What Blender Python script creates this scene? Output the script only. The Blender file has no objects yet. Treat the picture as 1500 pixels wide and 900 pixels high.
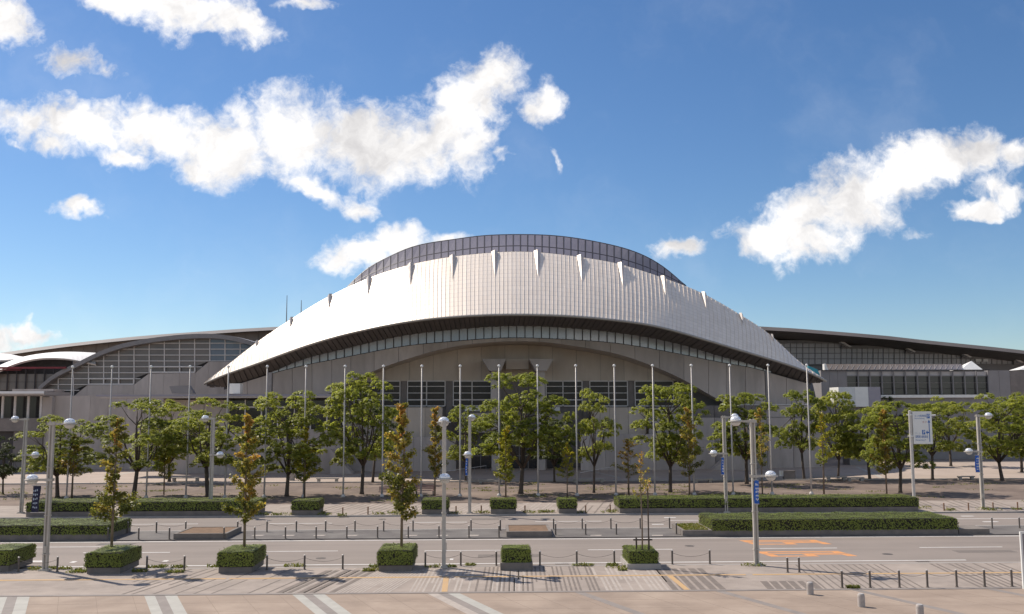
import bpy, math, random
import numpy as np
from mathutils import Matrix, Vector, Euler

R = math.radians
random.seed(7)
rng = np.random.default_rng(7)
C = bpy.context.scene.collection
scn = bpy.context.scene

# ------------------------------------------------------------------ camera
F_PX, CAM_H = 1370.0, 9.3                      # focal length in photo pixels (1500 wide), camera height
TILT = math.atan2(150.0, F_PX)
YAW, ROLL = -0.0237, R(-0.2)
cam = bpy.data.cameras.new('camera')
cam.lens = F_PX / 1500 * 36
cam.sensor_width = 36
cam.clip_start, cam.clip_end = 0.5, 9000
cob = bpy.data.objects.new('camera', cam)
C.objects.link(cob)
CM = Matrix.Rotation(YAW, 4, 'Z') @ Matrix.Rotation(math.pi / 2 + TILT, 4, 'X') @ Matrix.Rotation(ROLL, 4, 'Z')
cob.matrix_world = Matrix.Translation((0, 0, CAM_H)) @ CM
scn.camera = cob
CM3 = CM.to_3x3()


def ray(px, py):
    return CM3 @ Vector(((px - 750) / F_PX, -(py - 450) / F_PX, -1.0))


def at(px, py, Y):
    """the world point that stands at depth Y and is seen at photo pixel (px, py)"""
    d = ray(px, py)
    return Vector((d.x / d.y * Y, Y, CAM_H + d.z / d.y * Y))


def pair(px0, y0, px1, y1, Y):
    """lower left and upper right corner of an upright rectangle at depth Y"""
    ym = min((y0 + y1) / 2, 600)
    a, c = at(px0, ym, Y), at(px1, ym, Y)
    a.z, c.z = at(px0, y0, Y).z, at(px1, y1, Y).z
    return a, c


def gp(px, py, z=0.0):
    d = ray(px, py)
    t = (z - CAM_H) / d.z
    return Vector((d.x * t, d.y * t, z))


# ------------------------------------------------------------------ world, sun, exposure
SUN_EL, SUN_DIR_XY = R(47), Vector((-0.80, 0.60))   # the sun stands behind the hall, to the left
sd = Vector((SUN_DIR_XY.x * math.cos(SUN_EL), SUN_DIR_XY.y * math.cos(SUN_EL), math.sin(SUN_EL))).normalized()
sun = bpy.data.lights.new('sun', 'SUN')
sun.energy, sun.angle, sun.color = 3.65, R(0.53), (1.0, 0.91, 0.80)
so = bpy.data.objects.new('sun', sun)
so.rotation_euler = (-sd).to_track_quat('-Z', 'Y').to_euler()
so.location = (-60, 60, 90)
C.objects.link(so)
scn.view_settings.view_transform = 'Standard'
scn.view_settings.look = 'None'
scn.view_settings.exposure = 0.6
scn.view_settings.gamma = 1.0
scn.cycles.max_bounces = 6
scn.cycles.transparent_max_bounces = 6
scn.cycles.use_denoising = True

world = bpy.data.worlds.new('World')
scn.world = world
world.use_nodes = True


def build_sky():
    nt = world.node_tree
    N, L = nt.nodes, nt.links
    N.clear()
    out = N.new('ShaderNodeOutputWorld')
    sky = N.new('ShaderNodeTexSky')
    sky.sky_type = 'NISHITA'
    sky.sun_disc = False
    sky.sun_elevation = SUN_EL
    sky.sun_rotation = math.atan2(sd.x, sd.y)
    sky.altitude = 0
    sky.air_density, sky.dust_density, sky.ozone_density = 0.95, 0.2, 2.4
    bg = N.new('ShaderNodeBackground')
    bg.inputs['Strength'].default_value = 0.072
    hs = N.new('ShaderNodeHueSaturation')
    hs.inputs['Saturation'].default_value = 1.16
    hs.inputs['Hue'].default_value = 0.502
    L.new(sky.outputs[0], hs.inputs['Color'])
    tn = N.new('ShaderNodeMix'); tn.data_type = 'RGBA'; tn.blend_type = 'MULTIPLY'
    tn.inputs['Factor'].default_value = 1.0
    L.new(hs.outputs[0], tn.inputs['A'])
    tn.inputs['B'].default_value = (0.87, 0.935, 1.0, 1)
    L.new(tn.outputs['Result'], bg.inputs['Color'])
    tc = N.new('ShaderNodeTexCoord')
    sep = N.new('ShaderNodeSeparateXYZ')
    L.new(tc.outputs['Generated'], sep.inputs[0])

    def math_(op, a, b=None, c=None, clamp=False):
        n = N.new('ShaderNodeMath')
        n.operation = op
        n.use_clamp = clamp
        for i, v in enumerate((a, b, c)):
            if v is None:
                continue
            if isinstance(v, (int, float)):
                n.inputs[i].default_value = v
            else:
                L.new(v, n.inputs[i])
        return n.outputs[0]
    yy = math_('MAXIMUM', sep.outputs['Y'], 0.02)
    u = math_('DIVIDE', sep.outputs['X'], yy)
    v = math_('DIVIDE', sep.outputs['Z'], yy)
    cmb = N.new('ShaderNodeCombineXYZ')
    L.new(u, cmb.inputs[0])
    L.new(v, cmb.inputs[1])
    # ragged edges: warp the sky coordinates with noise
    def noise(scale, detail, rough=0.55, vec=None, dist=0.0):
        n = N.new('ShaderNodeTexNoise')
        n.inputs['Scale'].default_value = scale
        n.inputs['Detail'].default_value = detail
        n.inputs['Roughness'].default_value = rough
        n.inputs['Distortion'].default_value = dist
        L.new(vec, n.inputs['Vector'])
        return n
    wn = noise(14, 4, 0.6, cmb.outputs[0])
    wv = N.new('ShaderNodeVectorMath'); wv.operation = 'SUBTRACT'
    L.new(wn.outputs['Color'], wv.inputs[0]); wv.inputs[1].default_value = (0.5, 0.5, 0.5)
    ws = N.new('ShaderNodeVectorMath'); ws.operation = 'SCALE'
    L.new(wv.outputs[0], ws.inputs[0]); ws.inputs['Scale'].default_value = 0.075
    wa = N.new('ShaderNodeVectorMath'); wa.operation = 'ADD'
    L.new(cmb.outputs[0], wa.inputs[0]); L.new(ws.outputs[0], wa.inputs[1])
    P = wa.outputs[0]
    clouds = [  # centre x, y, half width, half height, tilt (deg, + = right end up), weight; in photo pixels
        (430, 205, 120, 78, 0, 1.0), (540, 205, 130, 75, 5, 1.0), (600, 215, 110, 62, 8, 1.0), (650, 190, 75, 60, 40, 1.0),
        (690, 150, 70, 55, 50, 1.0), (716, 112, 58, 44, 0, 1.15), (690, 220, 50, 50, 0, .9), (792, 152, 46, 34, -15, .9),
        (330, 215, 110, 55, -12, 1.0), (230, 190, 110, 42, -12, 1.0), (120, 182, 110, 40, -8, 1.0), (40, 178, 80, 36, -15, .95),
        (75, 208, 55, 24, -10, .8), (185, 224, 50, 20, 0, .8), (300, 240, 80, 28, -20, .85), (350, 175, 40, 30, -30, .7),
        (455, 275, 75, 22, -12, .9), (520, 292, 45, 24, -15, .8), (735, 235, 22, 14, 0, .55), (812, 238, 24, 14, -55, .5),
        (190, 5, 90, 26, -8, .95), (280, 10, 110, 36, 0, .95), (340, 38, 80, 30, -15, .95), (240, 30, 70, 25, -20, .6),
        (452, 12, 52, 15, 0, .8), (0, 30, 62, 48, -25, 1.1), (100, 92, 52, 28, -15, .8), (150, 108, 60, 16, -25, .6),
        (113, 304, 48, 20, -6, .8), (530, 366, 75, 34, 0, 1.0), (590, 352, 70, 34, 0, .95), (650, 356, 50, 26, 0, .8), (500, 372, 60, 22, 0, .8),
        (992, 372, 62, 22, 0, .95), (40, 503, 72, 17, -8, .9), (-20, 505, 80, 24, 0, .95),
        (1110, 345, 70, 36, 18, 1.0), (1180, 320, 100, 56, 20, 1.0), (1250, 290, 110, 66, 22, 1.05), (1310, 265, 90, 62, 20, 1.0),
        (1380, 235, 100, 46, 12, 1.0), (1430, 222, 60, 42, 0, .95), (1490, 225, 50, 34, 0, .9), (1450, 275, 60, 30, 0, .65),
        (1425, 306, 62, 18, 4, .85), (1485, 290, 50, 22, 0, .7), (1348, 336, 30, 18, 0, .45), (1200, 350, 90, 28, 5, .9), (20, 205, 30, 10, 0, .6)]
    acc = None
    for cx, cy, rx, ry, rot, wgt in clouds:
        def uv(px, py):
            d = ray(px, py)
            return Vector((d.x / d.y, d.z / d.y))
        c0 = uv(cx, cy)
        a = R(rot)
        ex = uv(cx + rx * math.cos(a), cy - rx * math.sin(a)) - c0
        ey = uv(cx + ry * math.sin(a), cy + ry * math.cos(a)) - c0
        m = N.new('ShaderNodeMapping')
        m.vector_type = 'TEXTURE'
        m.inputs['Location'].default_value = (c0.x, c0.y, 0)
        m.inputs['Rotation'].default_value = (0, 0, math.atan2(ex.y, ex.x))
        m.inputs['Scale'].default_value = (ex.length * 1.27, ey.length * 1.31, 1)
        L.new(P, m.inputs['Vector'])
        g = N.new('ShaderNodeTexGradient')
        g.gradient_type = 'SPHERICAL'
        L.new(m.outputs[0], g.inputs['Vector'])
        w = math_('MULTIPLY', g.outputs['Fac'], wgt)
        acc = w if acc is None else math_('SMOOTH_MAX', acc, w, 0.12)
    # away from the view unseen scattered cloud goes on, thickened to lift the ambient light
    gn = noise(2.6, 3, 0.5, tc.outputs['Generated'])
    gen = math_('MULTIPLY', math_('SUBTRACT', gn.outputs['Fac'], 0.46), 4.0)
    def smooth(val, lo, hi):
        n = N.new('ShaderNodeMapRange')
        n.interpolation_type = 'SMOOTHSTEP'
        n.inputs['From Min'].default_value = lo
        n.inputs['From Max'].default_value = hi
        L.new(val, n.inputs['Value'])
        return n.outputs[0]
    outside = math_('MAXIMUM', smooth(math_('ABSOLUTE', u), 0.62, 0.8), smooth(v, 0.50, 0.62))
    outside = math_('MAXIMUM', outside, smooth(sep.outputs['Y'], 0.5, 0.3))
    acc = math_('MAXIMUM', acc, math_('MULTIPLY', gen, outside))
    d1 = noise(15, 9, 0.66, P)
    d2 = noise(52, 7, 0.66, cmb.outputs[0], 0.6)
    dens = math_('ADD', acc, math_('MULTIPLY', math_('SUBTRACT', d1.outputs['Fac'], 0.5), 1.15))
    dens = math_('ADD', dens, math_('MULTIPLY', math_('SUBTRACT', d2.outputs['Fac'], 0.5), 0.55))
    gate = smooth(acc, 0.075, 0.24)
    dens = math_('MULTIPLY', smooth(dens, 0.19, 0.74), gate)
    above = smooth(sep.outputs['Z'], 0.0, 0.06)
    dens = math_('MULTIPLY', dens, above, clamp=True)
    # thick cloud has grey bellies
    gnz = noise(9, 8, 0.6, P)
    belly = math_('MULTIPLY', smooth(acc, 0.16, 0.62), smooth(gnz.outputs['Fac'], 0.34, 0.72))
    cr = N.new('ShaderNodeMix'); cr.data_type = 'RGBA'
    L.new(belly, cr.inputs['Factor'])
    cr.inputs['A'].default_value = (0.80, 0.785, 0.77, 1)
    cr.inputs['B'].default_value = (0.44, 0.43, 0.435, 1)
    bgc = N.new('ShaderNodeBackground')
    bgc.inputs['Strength'].default_value = 1.0
    L.new(cr.outputs['Result'], bgc.inputs['Color'])
    # faint veil near the clouds and towards the horizon
    veil_n = noise(5, 5, 0.6, P)
    veil = math_('MULTIPLY', smooth(veil_n.outputs['Fac'], 0.45, 0.85), 0.10)
    tot = math_('MAXIMUM', dens, veil)
    mx = N.new('ShaderNodeMixShader')
    L.new(tot, mx.inputs['Fac'])
    L.new(bg.outputs[0], mx.inputs[1])
    L.new(bgc.outputs[0], mx.inputs[2])
    L.new(mx.outputs[0], out.inputs['Surface'])


build_sky()
world.cycles.sampling_method = 'MANUAL'
world.cycles.sample_map_resolution = 512

# ------------------------------------------------------------------ materials
MATS = {}


def pmat(name, c1, c2=None, rough=0.8, metal=0.0, scale=1.0, detail=5, bump=0.0, bscale=None, stretch=(1, 1, 1), spec=0.4, c3=None, s3=0.08, coat=0.0, vary=0.0):
    """procedural material: two tones mixed by noise, a third by larger patches, fine bump"""
    m = bpy.data.materials.new(name)
    m.use_nodes = True
    nt = m.node_tree
    N, L = nt.nodes, nt.links
    b = N['Principled BSDF']
    geo = N.new('ShaderNodeNewGeometry')
    mp = N.new('ShaderNodeMapping')
    mp.inputs['Scale'].default_value = stretch
    L.new(geo.outputs['Position'], mp.inputs['Vector'])
    nz = N.new('ShaderNodeTexNoise')
    nz.inputs['Scale'].default_value = scale
    nz.inputs['Detail'].default_value = detail
    nz.inputs['Roughness'].default_value = 0.62
    L.new(mp.outputs[0], nz.inputs['Vector'])
    rp = N.new('ShaderNodeMapRange')
    rp.inputs['From Min'].default_value, rp.inputs['From Max'].default_value = 0.32, 0.68
    L.new(nz.outputs['Fac'], rp.inputs['Value'])
    if c2 is None:
        c2 = tuple(x * 0.78 for x in c1)
    mx = N.new('ShaderNodeMix'); mx.data_type = 'RGBA'
    mx.inputs['A'].default_value = (*c1, 1)
    mx.inputs['B'].default_value = (*c2, 1)
    L.new(rp.outputs[0], mx.inputs['Factor'])
    col = mx.outputs['Result']
    if c3:
        n3 = N.new('ShaderNodeTexNoise')
        n3.inputs['Scale'].default_value = s3
        n3.inputs['Detail'].default_value = 6
        n3.inputs['Roughness'].default_value = 0.6
        L.new(geo.outputs['Position'], n3.inputs['Vector'])
        r3 = N.new('ShaderNodeMapRange')
        r3.inputs['From Min'].default_value, r3.inputs['From Max'].default_value = 0.45, 0.7
        L.new(n3.outputs['Fac'], r3.inputs['Value'])
        m3 = N.new('ShaderNodeMix'); m3.data_type = 'RGBA'
        L.new(r3.outputs[0], m3.inputs['Factor'])
        L.new(col, m3.inputs['A'])
        m3.inputs['B'].default_value = (*c3, 1)
        col = m3.outputs['Result']
    if vary:                                    # each pour or panel came out a little lighter or darker
        oi = N.new('ShaderNodeObjectInfo')
        vr = N.new('ShaderNodeMapRange')
        vr.inputs['To Min'].default_value, vr.inputs['To Max'].default_value = 1 - vary, 1 + vary
        L.new(oi.outputs['Random'], vr.inputs['Value'])
        hv = N.new('ShaderNodeHueSaturation')
        L.new(vr.outputs[0], hv.inputs['Value'])
        L.new(col, hv.inputs['Color'])
        col = hv.outputs[0]
    L.new(col, b.inputs['Base Color'])
    b.inputs['Roughness'].default_value = rough
    b.inputs['Metallic'].default_value = metal
    b.inputs['Specular IOR Level'].default_value = spec
    b.inputs['Coat Weight'].default_value = coat
    if bump:
        n2 = N.new('ShaderNodeTexNoise')
        n2.inputs['Scale'].default_value = bscale or scale * 6
        n2.inputs['Detail'].default_value = 4
        L.new(mp.outputs[0], n2.inputs['Vector'])
        bp = N.new('ShaderNodeBump')
        bp.inputs['Strength'].default_value = bump
        bp.inputs['Distance'].default_value = 0.05
        L.new(n2.outputs['Fac'], bp.inputs['Height'])
        L.new(bp.outputs[0], b.inputs['Normal'])
    MATS[name] = m
    return m


def leafmat(name, stops, trans=0.45, rough=0.5):
    """leaf colour from each leaf's own tint; light passes through the blade"""
    m = bpy.data.materials.new(name)
    m.use_nodes = True
    nt = m.node_tree
    N, L = nt.nodes, nt.links
    b = N['Principled BSDF']
    at_ = N.new('ShaderNodeAttribute'); at_.attribute_name = 'tint'
    geo = N.new('ShaderNodeNewGeometry')
    nz = N.new('ShaderNodeTexNoise'); nz.inputs['Scale'].default_value = 0.6
    L.new(geo.outputs['Position'], nz.inputs['Vector'])
    ad = N.new('ShaderNodeMath'); ad.operation = 'MULTIPLY_ADD'
    L.new(nz.outputs['Fac'], ad.inputs[0]); ad.inputs[1].default_value = 0.5
    sb = N.new('ShaderNodeMath'); sb.operation = 'SUBTRACT'
    L.new(at_.outputs['Fac'], sb.inputs[0]); sb.inputs[1].default_value = 0.25
    L.new(sb.outputs[0], ad.inputs[2])
    cr = N.new('ShaderNodeValToRGB')
    el = cr.color_ramp.elements
    el[0].position, el[0].color = stops[0][0], (*stops[0][1], 1)
    el[1].position, el[1].color = stops[-1][0], (*stops[-1][1], 1)
    for p, c in stops[1:-1]:
        e = el.new(p); e.color = (*c, 1)
    L.new(ad.outputs[0], cr.inputs['Fac'])
    L.new(cr.outputs[0], b.inputs['Base Color'])
    b.inputs['Roughness'].default_value = rough
    b.inputs['Specular IOR Level'].default_value = 0.35
    tr = N.new('ShaderNodeBsdfTranslucent')
    hs = N.new('ShaderNodeHueSaturation')
    hs.inputs['Value'].default_value = 1.7
    hs.inputs['Saturation'].default_value = 1.1
    L.new(cr.outputs[0], hs.inputs['Color'])
    L.new(hs.outputs[0], tr.inputs['Color'])
    mx = N.new('ShaderNodeMixShader')
    mx.inputs['Fac'].default_value = trans
    L.new(b.outputs[0], mx.inputs[1]); L.new(tr.outputs[0], mx.inputs[2])
    L.new(mx.outputs[0], N['Material Output'].inputs['Surface'])
    MATS[name] = m
    return m


concrete = pmat('concrete', (0.54, 0.475, 0.435), (0.37, 0.325, 0.295), 0.85, scale=0.5, stretch=(1, 1, 0.25), bump=0.25, bscale=6, c3=(0.44, 0.385, 0.35), s3=0.12, vary=.08)
concrete_warm = pmat('warm concrete', (0.64, 0.555, 0.47), (0.52, 0.445, 0.375), 0.85, scale=0.6, stretch=(1, 1, 0.2), bump=0.2, c3=(0.52, 0.43, 0.35), s3=0.15, vary=.10)
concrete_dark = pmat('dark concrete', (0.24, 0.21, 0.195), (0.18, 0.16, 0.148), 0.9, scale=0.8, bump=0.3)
asphalt = pmat('asphalt', (0.265, 0.225, 0.196), (0.20, 0.169, 0.147), 0.9, scale=0.5, stretch=(0.05, 1, 1), bump=0.4, bscale=25, c3=(0.275, 0.232, 0.202), s3=0.06)
asphalt_dark = pmat('worn dark asphalt', (0.15, 0.135, 0.125), (0.105, 0.095, 0.09), 0.92, scale=1.6, bump=0.4, bscale=20, c3=(0.19, 0.175, 0.16), s3=0.4)
plaza_m = pmat('plaza concrete', (0.335, 0.258, 0.2), (0.25, 0.192, 0.15), 0.9, scale=0.35, stretch=(0.4, 1, 1), bump=0.3, bscale=18, c3=(0.375, 0.295, 0.232), s3=0.3)
walk_m = pmat('walk paving', (0.335, 0.28, 0.24), (0.255, 0.215, 0.185), 0.9, scale=0.9, bump=0.35, bscale=16, c3=(0.375, 0.315, 0.27), s3=0.3)
band_white = pmat('pale stone', (0.43, 0.415, 0.37), (0.35, 0.335, 0.30), 0.8, scale=1.2, bump=0.1)
band_grey = pmat('grey stone', (0.27, 0.235, 0.21), (0.215, 0.187, 0.168), 0.8, scale=1.2, bump=0.1)
strip_dark = pmat('dark paving brick', (0.205, 0.17, 0.145), (0.15, 0.125, 0.108), 0.9, scale=2.5, bump=0.3)
strip_light = pmat('light paving brick', (0.43, 0.375, 0.325), (0.34, 0.295, 0.26), 0.85, scale=2.5, bump=0.2)
tactile = pmat('worn yellow tactile paving', (0.52, 0.33, 0.14), (0.46, 0.31, 0.18), 0.8, scale=1.2, bump=0.3, bscale=30)
paint = pmat('road paint', (0.72, 0.70, 0.66), (0.55, 0.53, 0.50), 0.7, scale=1.5, detail=7)
paint_orange = pmat('orange road paint', (0.70, 0.30, 0.10), (0.52, 0.245, 0.10), 0.7, scale=1.5, detail=7)
earth = pmat('bare earth', (0.195, 0.147, 0.12), (0.12, 0.09, 0.074), 0.95, scale=0.8, bump=0.6, bscale=6, c3=(0.245, 0.188, 0.152), s3=0.15)
soil = pmat('soil', (0.22, 0.135, 0.08), (0.14, 0.09, 0.055), 0.95, scale=2.0, bump=0.6, bscale=10)
ground_m = pmat('far ground', (0.24, 0.21, 0.185), (0.19, 0.17, 0.15), 0.95, scale=0.05, bump=0.2, bscale=4)
court = pmat('forecourt paving', (0.40, 0.325, 0.27), (0.34, 0.275, 0.23), 0.9, scale=0.4, bump=0.2, bscale=8, c3=(0.43, 0.35, 0.295), s3=0.12)
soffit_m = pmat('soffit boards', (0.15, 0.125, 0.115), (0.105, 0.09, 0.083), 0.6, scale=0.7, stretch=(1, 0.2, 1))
rim_m = pmat('rim metal', (0.40, 0.37, 0.33), (0.32, 0.295, 0.27), 0.5, metal=0.6, scale=0.5)
frame_light = pmat('pale frame', (0.72, 0.665, 0.63), (0.62, 0.575, 0.545), 0.5, scale=2)
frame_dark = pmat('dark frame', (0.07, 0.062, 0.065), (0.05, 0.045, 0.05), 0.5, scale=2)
frame_mid = pmat('grey frame', (0.26, 0.24, 0.235), (0.21, 0.195, 0.19), 0.5, scale=2)
glass_dark = pmat('dark glass', (0.035, 0.033, 0.036), (0.06, 0.055, 0.056), 0.12, scale=0.25, spec=0.5)
glass_brown = pmat('brown glass', (0.16, 0.138, 0.125), (0.21, 0.18, 0.162), 0.25, scale=0.3, spec=0.5)
glass_hallwin = pmat('hall window glass', (0.045, 0.038, 0.035), (0.075, 0.062, 0.056), 0.2, scale=0.3, spec=0.22)
glass_blue = pmat('blue grey glass', (0.15, 0.165, 0.21), (0.12, 0.13, 0.165), 0.12, scale=0.3, spec=0.7)
glass_ribbon = pmat('ribbon glass', (0.46, 0.475, 0.51), (0.385, 0.40, 0.44), 0.2, metal=0.25, scale=0.25, spec=0.6)
glass_dome = pmat('mauve grey glass', (0.27, 0.245, 0.275), (0.225, 0.205, 0.235), 0.3, scale=0.15, spec=0.6)
glass_hall = pmat('pale grey glazing', (0.50, 0.47, 0.475), (0.38, 0.36, 0.36), 0.3, scale=0.12, spec=0.5, stretch=(1, 1, 0.3))
roof_brown = pmat('brown roof metal', (0.16, 0.138, 0.122), (0.12, 0.104, 0.093), 0.6, scale=0.15, metal=0.2)
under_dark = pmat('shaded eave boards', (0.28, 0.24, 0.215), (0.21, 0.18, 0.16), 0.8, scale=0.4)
white_m = pmat('white panel', (0.78, 0.77, 0.74), (0.72, 0.71, 0.68), 0.6, scale=1.0)
membrane = pmat('white membrane', (0.80, 0.78, 0.76), (0.74, 0.72, 0.70), 0.6, scale=0.3)
red_m = pmat('dark red steel', (0.23, 0.035, 0.045), (0.17, 0.03, 0.035), 0.6, scale=1)
grey_panel = pmat('grey cladding', (0.27, 0.255, 0.255), (0.235, 0.22, 0.22), 0.7, scale=0.5)
mauve_panel = pmat('mauve cladding', (0.34, 0.32, 0.36), (0.30, 0.28, 0.32), 0.7, scale=0.5)
teal_m = pmat('teal sheet', (0.05, 0.33, 0.40), (0.04, 0.27, 0.34), 0.6, scale=0.6)
steel_pole = pmat('pale painted steel', (0.56, 0.52, 0.48), (0.48, 0.45, 0.42), 0.45, metal=0.1, scale=1.5)
lamp_paint = pmat('lamp post paint', (0.50, 0.46, 0.40), (0.41, 0.375, 0.33), 0.5, scale=1.2, bump=0.05)
chrome = pmat('lamp dome metal', (0.90, 0.90, 0.90), (0.86, 0.86, 0.87), 0.09, metal=0.38, scale=1)
bollard_m = pmat('bollard metal', (0.16, 0.135, 0.115), (0.11, 0.092, 0.08), 0.6, metal=0.2, scale=6)
rust_m = pmat('rusty post', (0.27, 0.15, 0.09), (0.19, 0.11, 0.07), 0.8, scale=6)
stone_m = pmat('bollard stone', (0.47, 0.42, 0.38), (0.38, 0.34, 0.31), 0.85, scale=6, bump=0.3)
chain_m = pmat('chain iron', (0.14, 0.12, 0.105), None, 0.6, metal=0.4, scale=8)
bark = pmat('bark', (0.115, 0.088, 0.07), (0.07, 0.055, 0.045), 0.9, scale=3, stretch=(1, 1, 0.3), bump=0.6, bscale=10)
bark_pale = pmat('young bark', (0.24, 0.18, 0.13), (0.17, 0.125, 0.092), 0.9, scale=4, stretch=(1, 1, 0.3), bump=0.4, bscale=12)
planter_m = pmat('planter concrete', (0.23, 0.20, 0.175), (0.16, 0.14, 0.125), 0.9, scale=1.5, bump=0.3, bscale=10)
kerb_m = pmat('kerb stone', (0.42, 0.385, 0.35), (0.34, 0.31, 0.285), 0.9, scale=1.0, bump=0.2)
hedge_core = pmat('hedge core shade', (0.035, 0.032, 0.02), (0.025, 0.022, 0.015), 0.95, scale=4)  # near-black core, shade inside the hedge put into its colour
blue_sign = pmat('sign blue', (0.03, 0.14, 0.42), (0.03, 0.12, 0.38), 0.5, scale=2)
sign_grey = pmat('sign pale print', (0.45, 0.52, 0.62), None, 0.6, scale=2)
sign_red = pmat('sign red print', (0.60, 0.30, 0.28), None, 0.6, scale=2)
navy = pmat('navy cloth', (0.02, 0.022, 0.05), (0.03, 0.03, 0.06), 0.85, scale=3)
blue_cloth = pmat('blue cloth', (0.03, 0.11, 0.42), (0.035, 0.13, 0.48), 0.8, scale=3)
bench_m = pmat('bench stone', (0.42, 0.385, 0.35), (0.35, 0.32, 0.29), 0.85, scale=3)
pink_wood = pmat('faded red timber', (0.42, 0.25, 0.21), (0.33, 0.19, 0.16), 0.8, scale=3)
leaf_green = leafmat('broad leaf', [(0.0, (0.085, 0.105, 0.02)), (0.40, (0.22, 0.245, 0.05)), (0.8, (0.31, 0.32, 0.075)), (1.0, (0.36, 0.35, 0.09))], 0.55)
leaf_dark = leafmat('deep green and shaded leaf', [(0.0, (0.03, 0.045, 0.014)), (0.6, (0.08, 0.10, 0.025)), (1.0, (0.15, 0.17, 0.04))], 0.3)  # deep green, with the shade of overshadowed trees also in the colour
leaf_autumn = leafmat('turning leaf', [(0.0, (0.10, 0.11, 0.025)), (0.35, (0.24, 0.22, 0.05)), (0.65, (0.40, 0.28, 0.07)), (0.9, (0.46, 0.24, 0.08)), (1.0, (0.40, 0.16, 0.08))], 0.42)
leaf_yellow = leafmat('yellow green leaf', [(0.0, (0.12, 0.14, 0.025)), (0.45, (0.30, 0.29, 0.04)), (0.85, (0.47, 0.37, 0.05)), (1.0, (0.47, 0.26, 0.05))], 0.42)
leaf_hedge = leafmat('hedge leaf', [(0.0, (0.085, 0.10, 0.018)), (0.6, (0.165, 0.20, 0.028)), (1.0, (0.22, 0.25, 0.045))], 0.03)
grass_m = leafmat('dry grass', [(0.0, (0.09, 0.12, 0.02)), (0.6, (0.17, 0.18, 0.035)), (1.0, (0.30, 0.25, 0.09))], 0.3)


def make_clad():
    """titanium-like sheet: metal with lapped courses (u across, v up the slope, in metres)"""
    m = bpy.data.materials.new('roof cladding')
    m.use_nodes = True
    nt = m.node_tree
    N, L = nt.nodes, nt.links
    b = N['Principled BSDF']
    uv = N.new('ShaderNodeUVMap')
    sep = N.new('ShaderNodeSeparateXYZ')
    L.new(uv.outputs[0], sep.inputs[0])
    def mth(op, a, bb=None):
        n = N.new('ShaderNodeMath'); n.operation = op
        for i, v in enumerate((a, bb)):
            if v is None: continue
            if isinstance(v, (int, float)): n.inputs[i].default_value = v
            else: L.new(v, n.inputs[i])
        return n.outputs[0]
    fl = mth('FLOOR', sep.outputs['Y'])
    fr = mth('FRACT', sep.outputs['Y'])
    joint = mth('LESS_THAN', fr, 0.14)
    cmb = N.new('ShaderNodeCombineXYZ')
    L.new(mth('FLOOR', sep.outputs['X']), cmb.inputs[0]); L.new(fl, cmb.inputs[1])
    wn = N.new('ShaderNodeTexWhiteNoise'); wn.noise_dimensions = '2D'
    L.new(cmb.outputs[0], wn.inputs['Vector'])
    geo = N.new('ShaderNodeNewGeometry')
    nz = N.new('ShaderNodeTexNoise'); nz.inputs['Scale'].default_value = 0.25; nz.inputs['Detail'].default_value = 5
    L.new(geo.outputs['Position'], nz.inputs['Vector'])
    mx = N.new('ShaderNodeMix'); mx.data_type = 'RGBA'
    mx.inputs['A'].default_value = (0.94, 0.835, 0.72, 1)
    mx.inputs['B'].default_value = (0.80, 0.705, 0.605, 1)
    f = mth('ADD', mth('MULTIPLY', wn.outputs['Value'], 0.55), mth('MULTIPLY', nz.outputs['Fac'], 0.4))
    L.new(f, mx.inputs['Factor'])
    m2 = N.new('ShaderNodeMix'); m2.data_type = 'RGBA'
    L.new(mth('MULTIPLY', joint, 0.17), m2.inputs['Factor'])
    L.new(mx.outputs['Result'], m2.inputs['A'])
    m2.inputs['B'].default_value = (0.22, 0.20, 0.195, 1)
    L.new(m2.outputs['Result'], b.inputs['Base Color'])
    b.inputs['Metallic'].default_value = 0.32
    L.new(mth('ADD', mth('MULTIPLY', wn.outputs['Value'], 0.06), 0.48), b.inputs['Roughness'])
    MATS['roof cladding'] = m
    return m


clad = make_clad()
fin_m = pmat('dimmed fin metal', (0.60, 0.54, 0.485), (0.50, 0.45, 0.405), 0.5, metal=0.3, scale=0.8)  # darker copy of the cladding, weaker light put into the colour

# ------------------------------------------------------------------ object helpers
ORIGIN = {}          # origin of a thing (its Empty), inherited by its parts


def origin_of(o):
    while o is not None:
        if o.name in ORIGIN:
            return ORIGIN[o.name]
        o = o.parent
    return Vector((0, 0, 0))


def tag(o, label=None, cat=None, group=None, kind=None):
    if label: o['label'] = label
    if cat: o['category'] = cat
    if group: o['group'] = group
    if kind: o['kind'] = kind
    return o


def thing(name, label, cat, loc=(0, 0, 0), group=None):
    o = bpy.data.objects.new(name, None)
    o.empty_display_size = 0.3
    o.location = loc
    C.objects.link(o)
    ORIGIN[o.name] = Vector(loc)
    return tag(o, label, cat, group)


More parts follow.
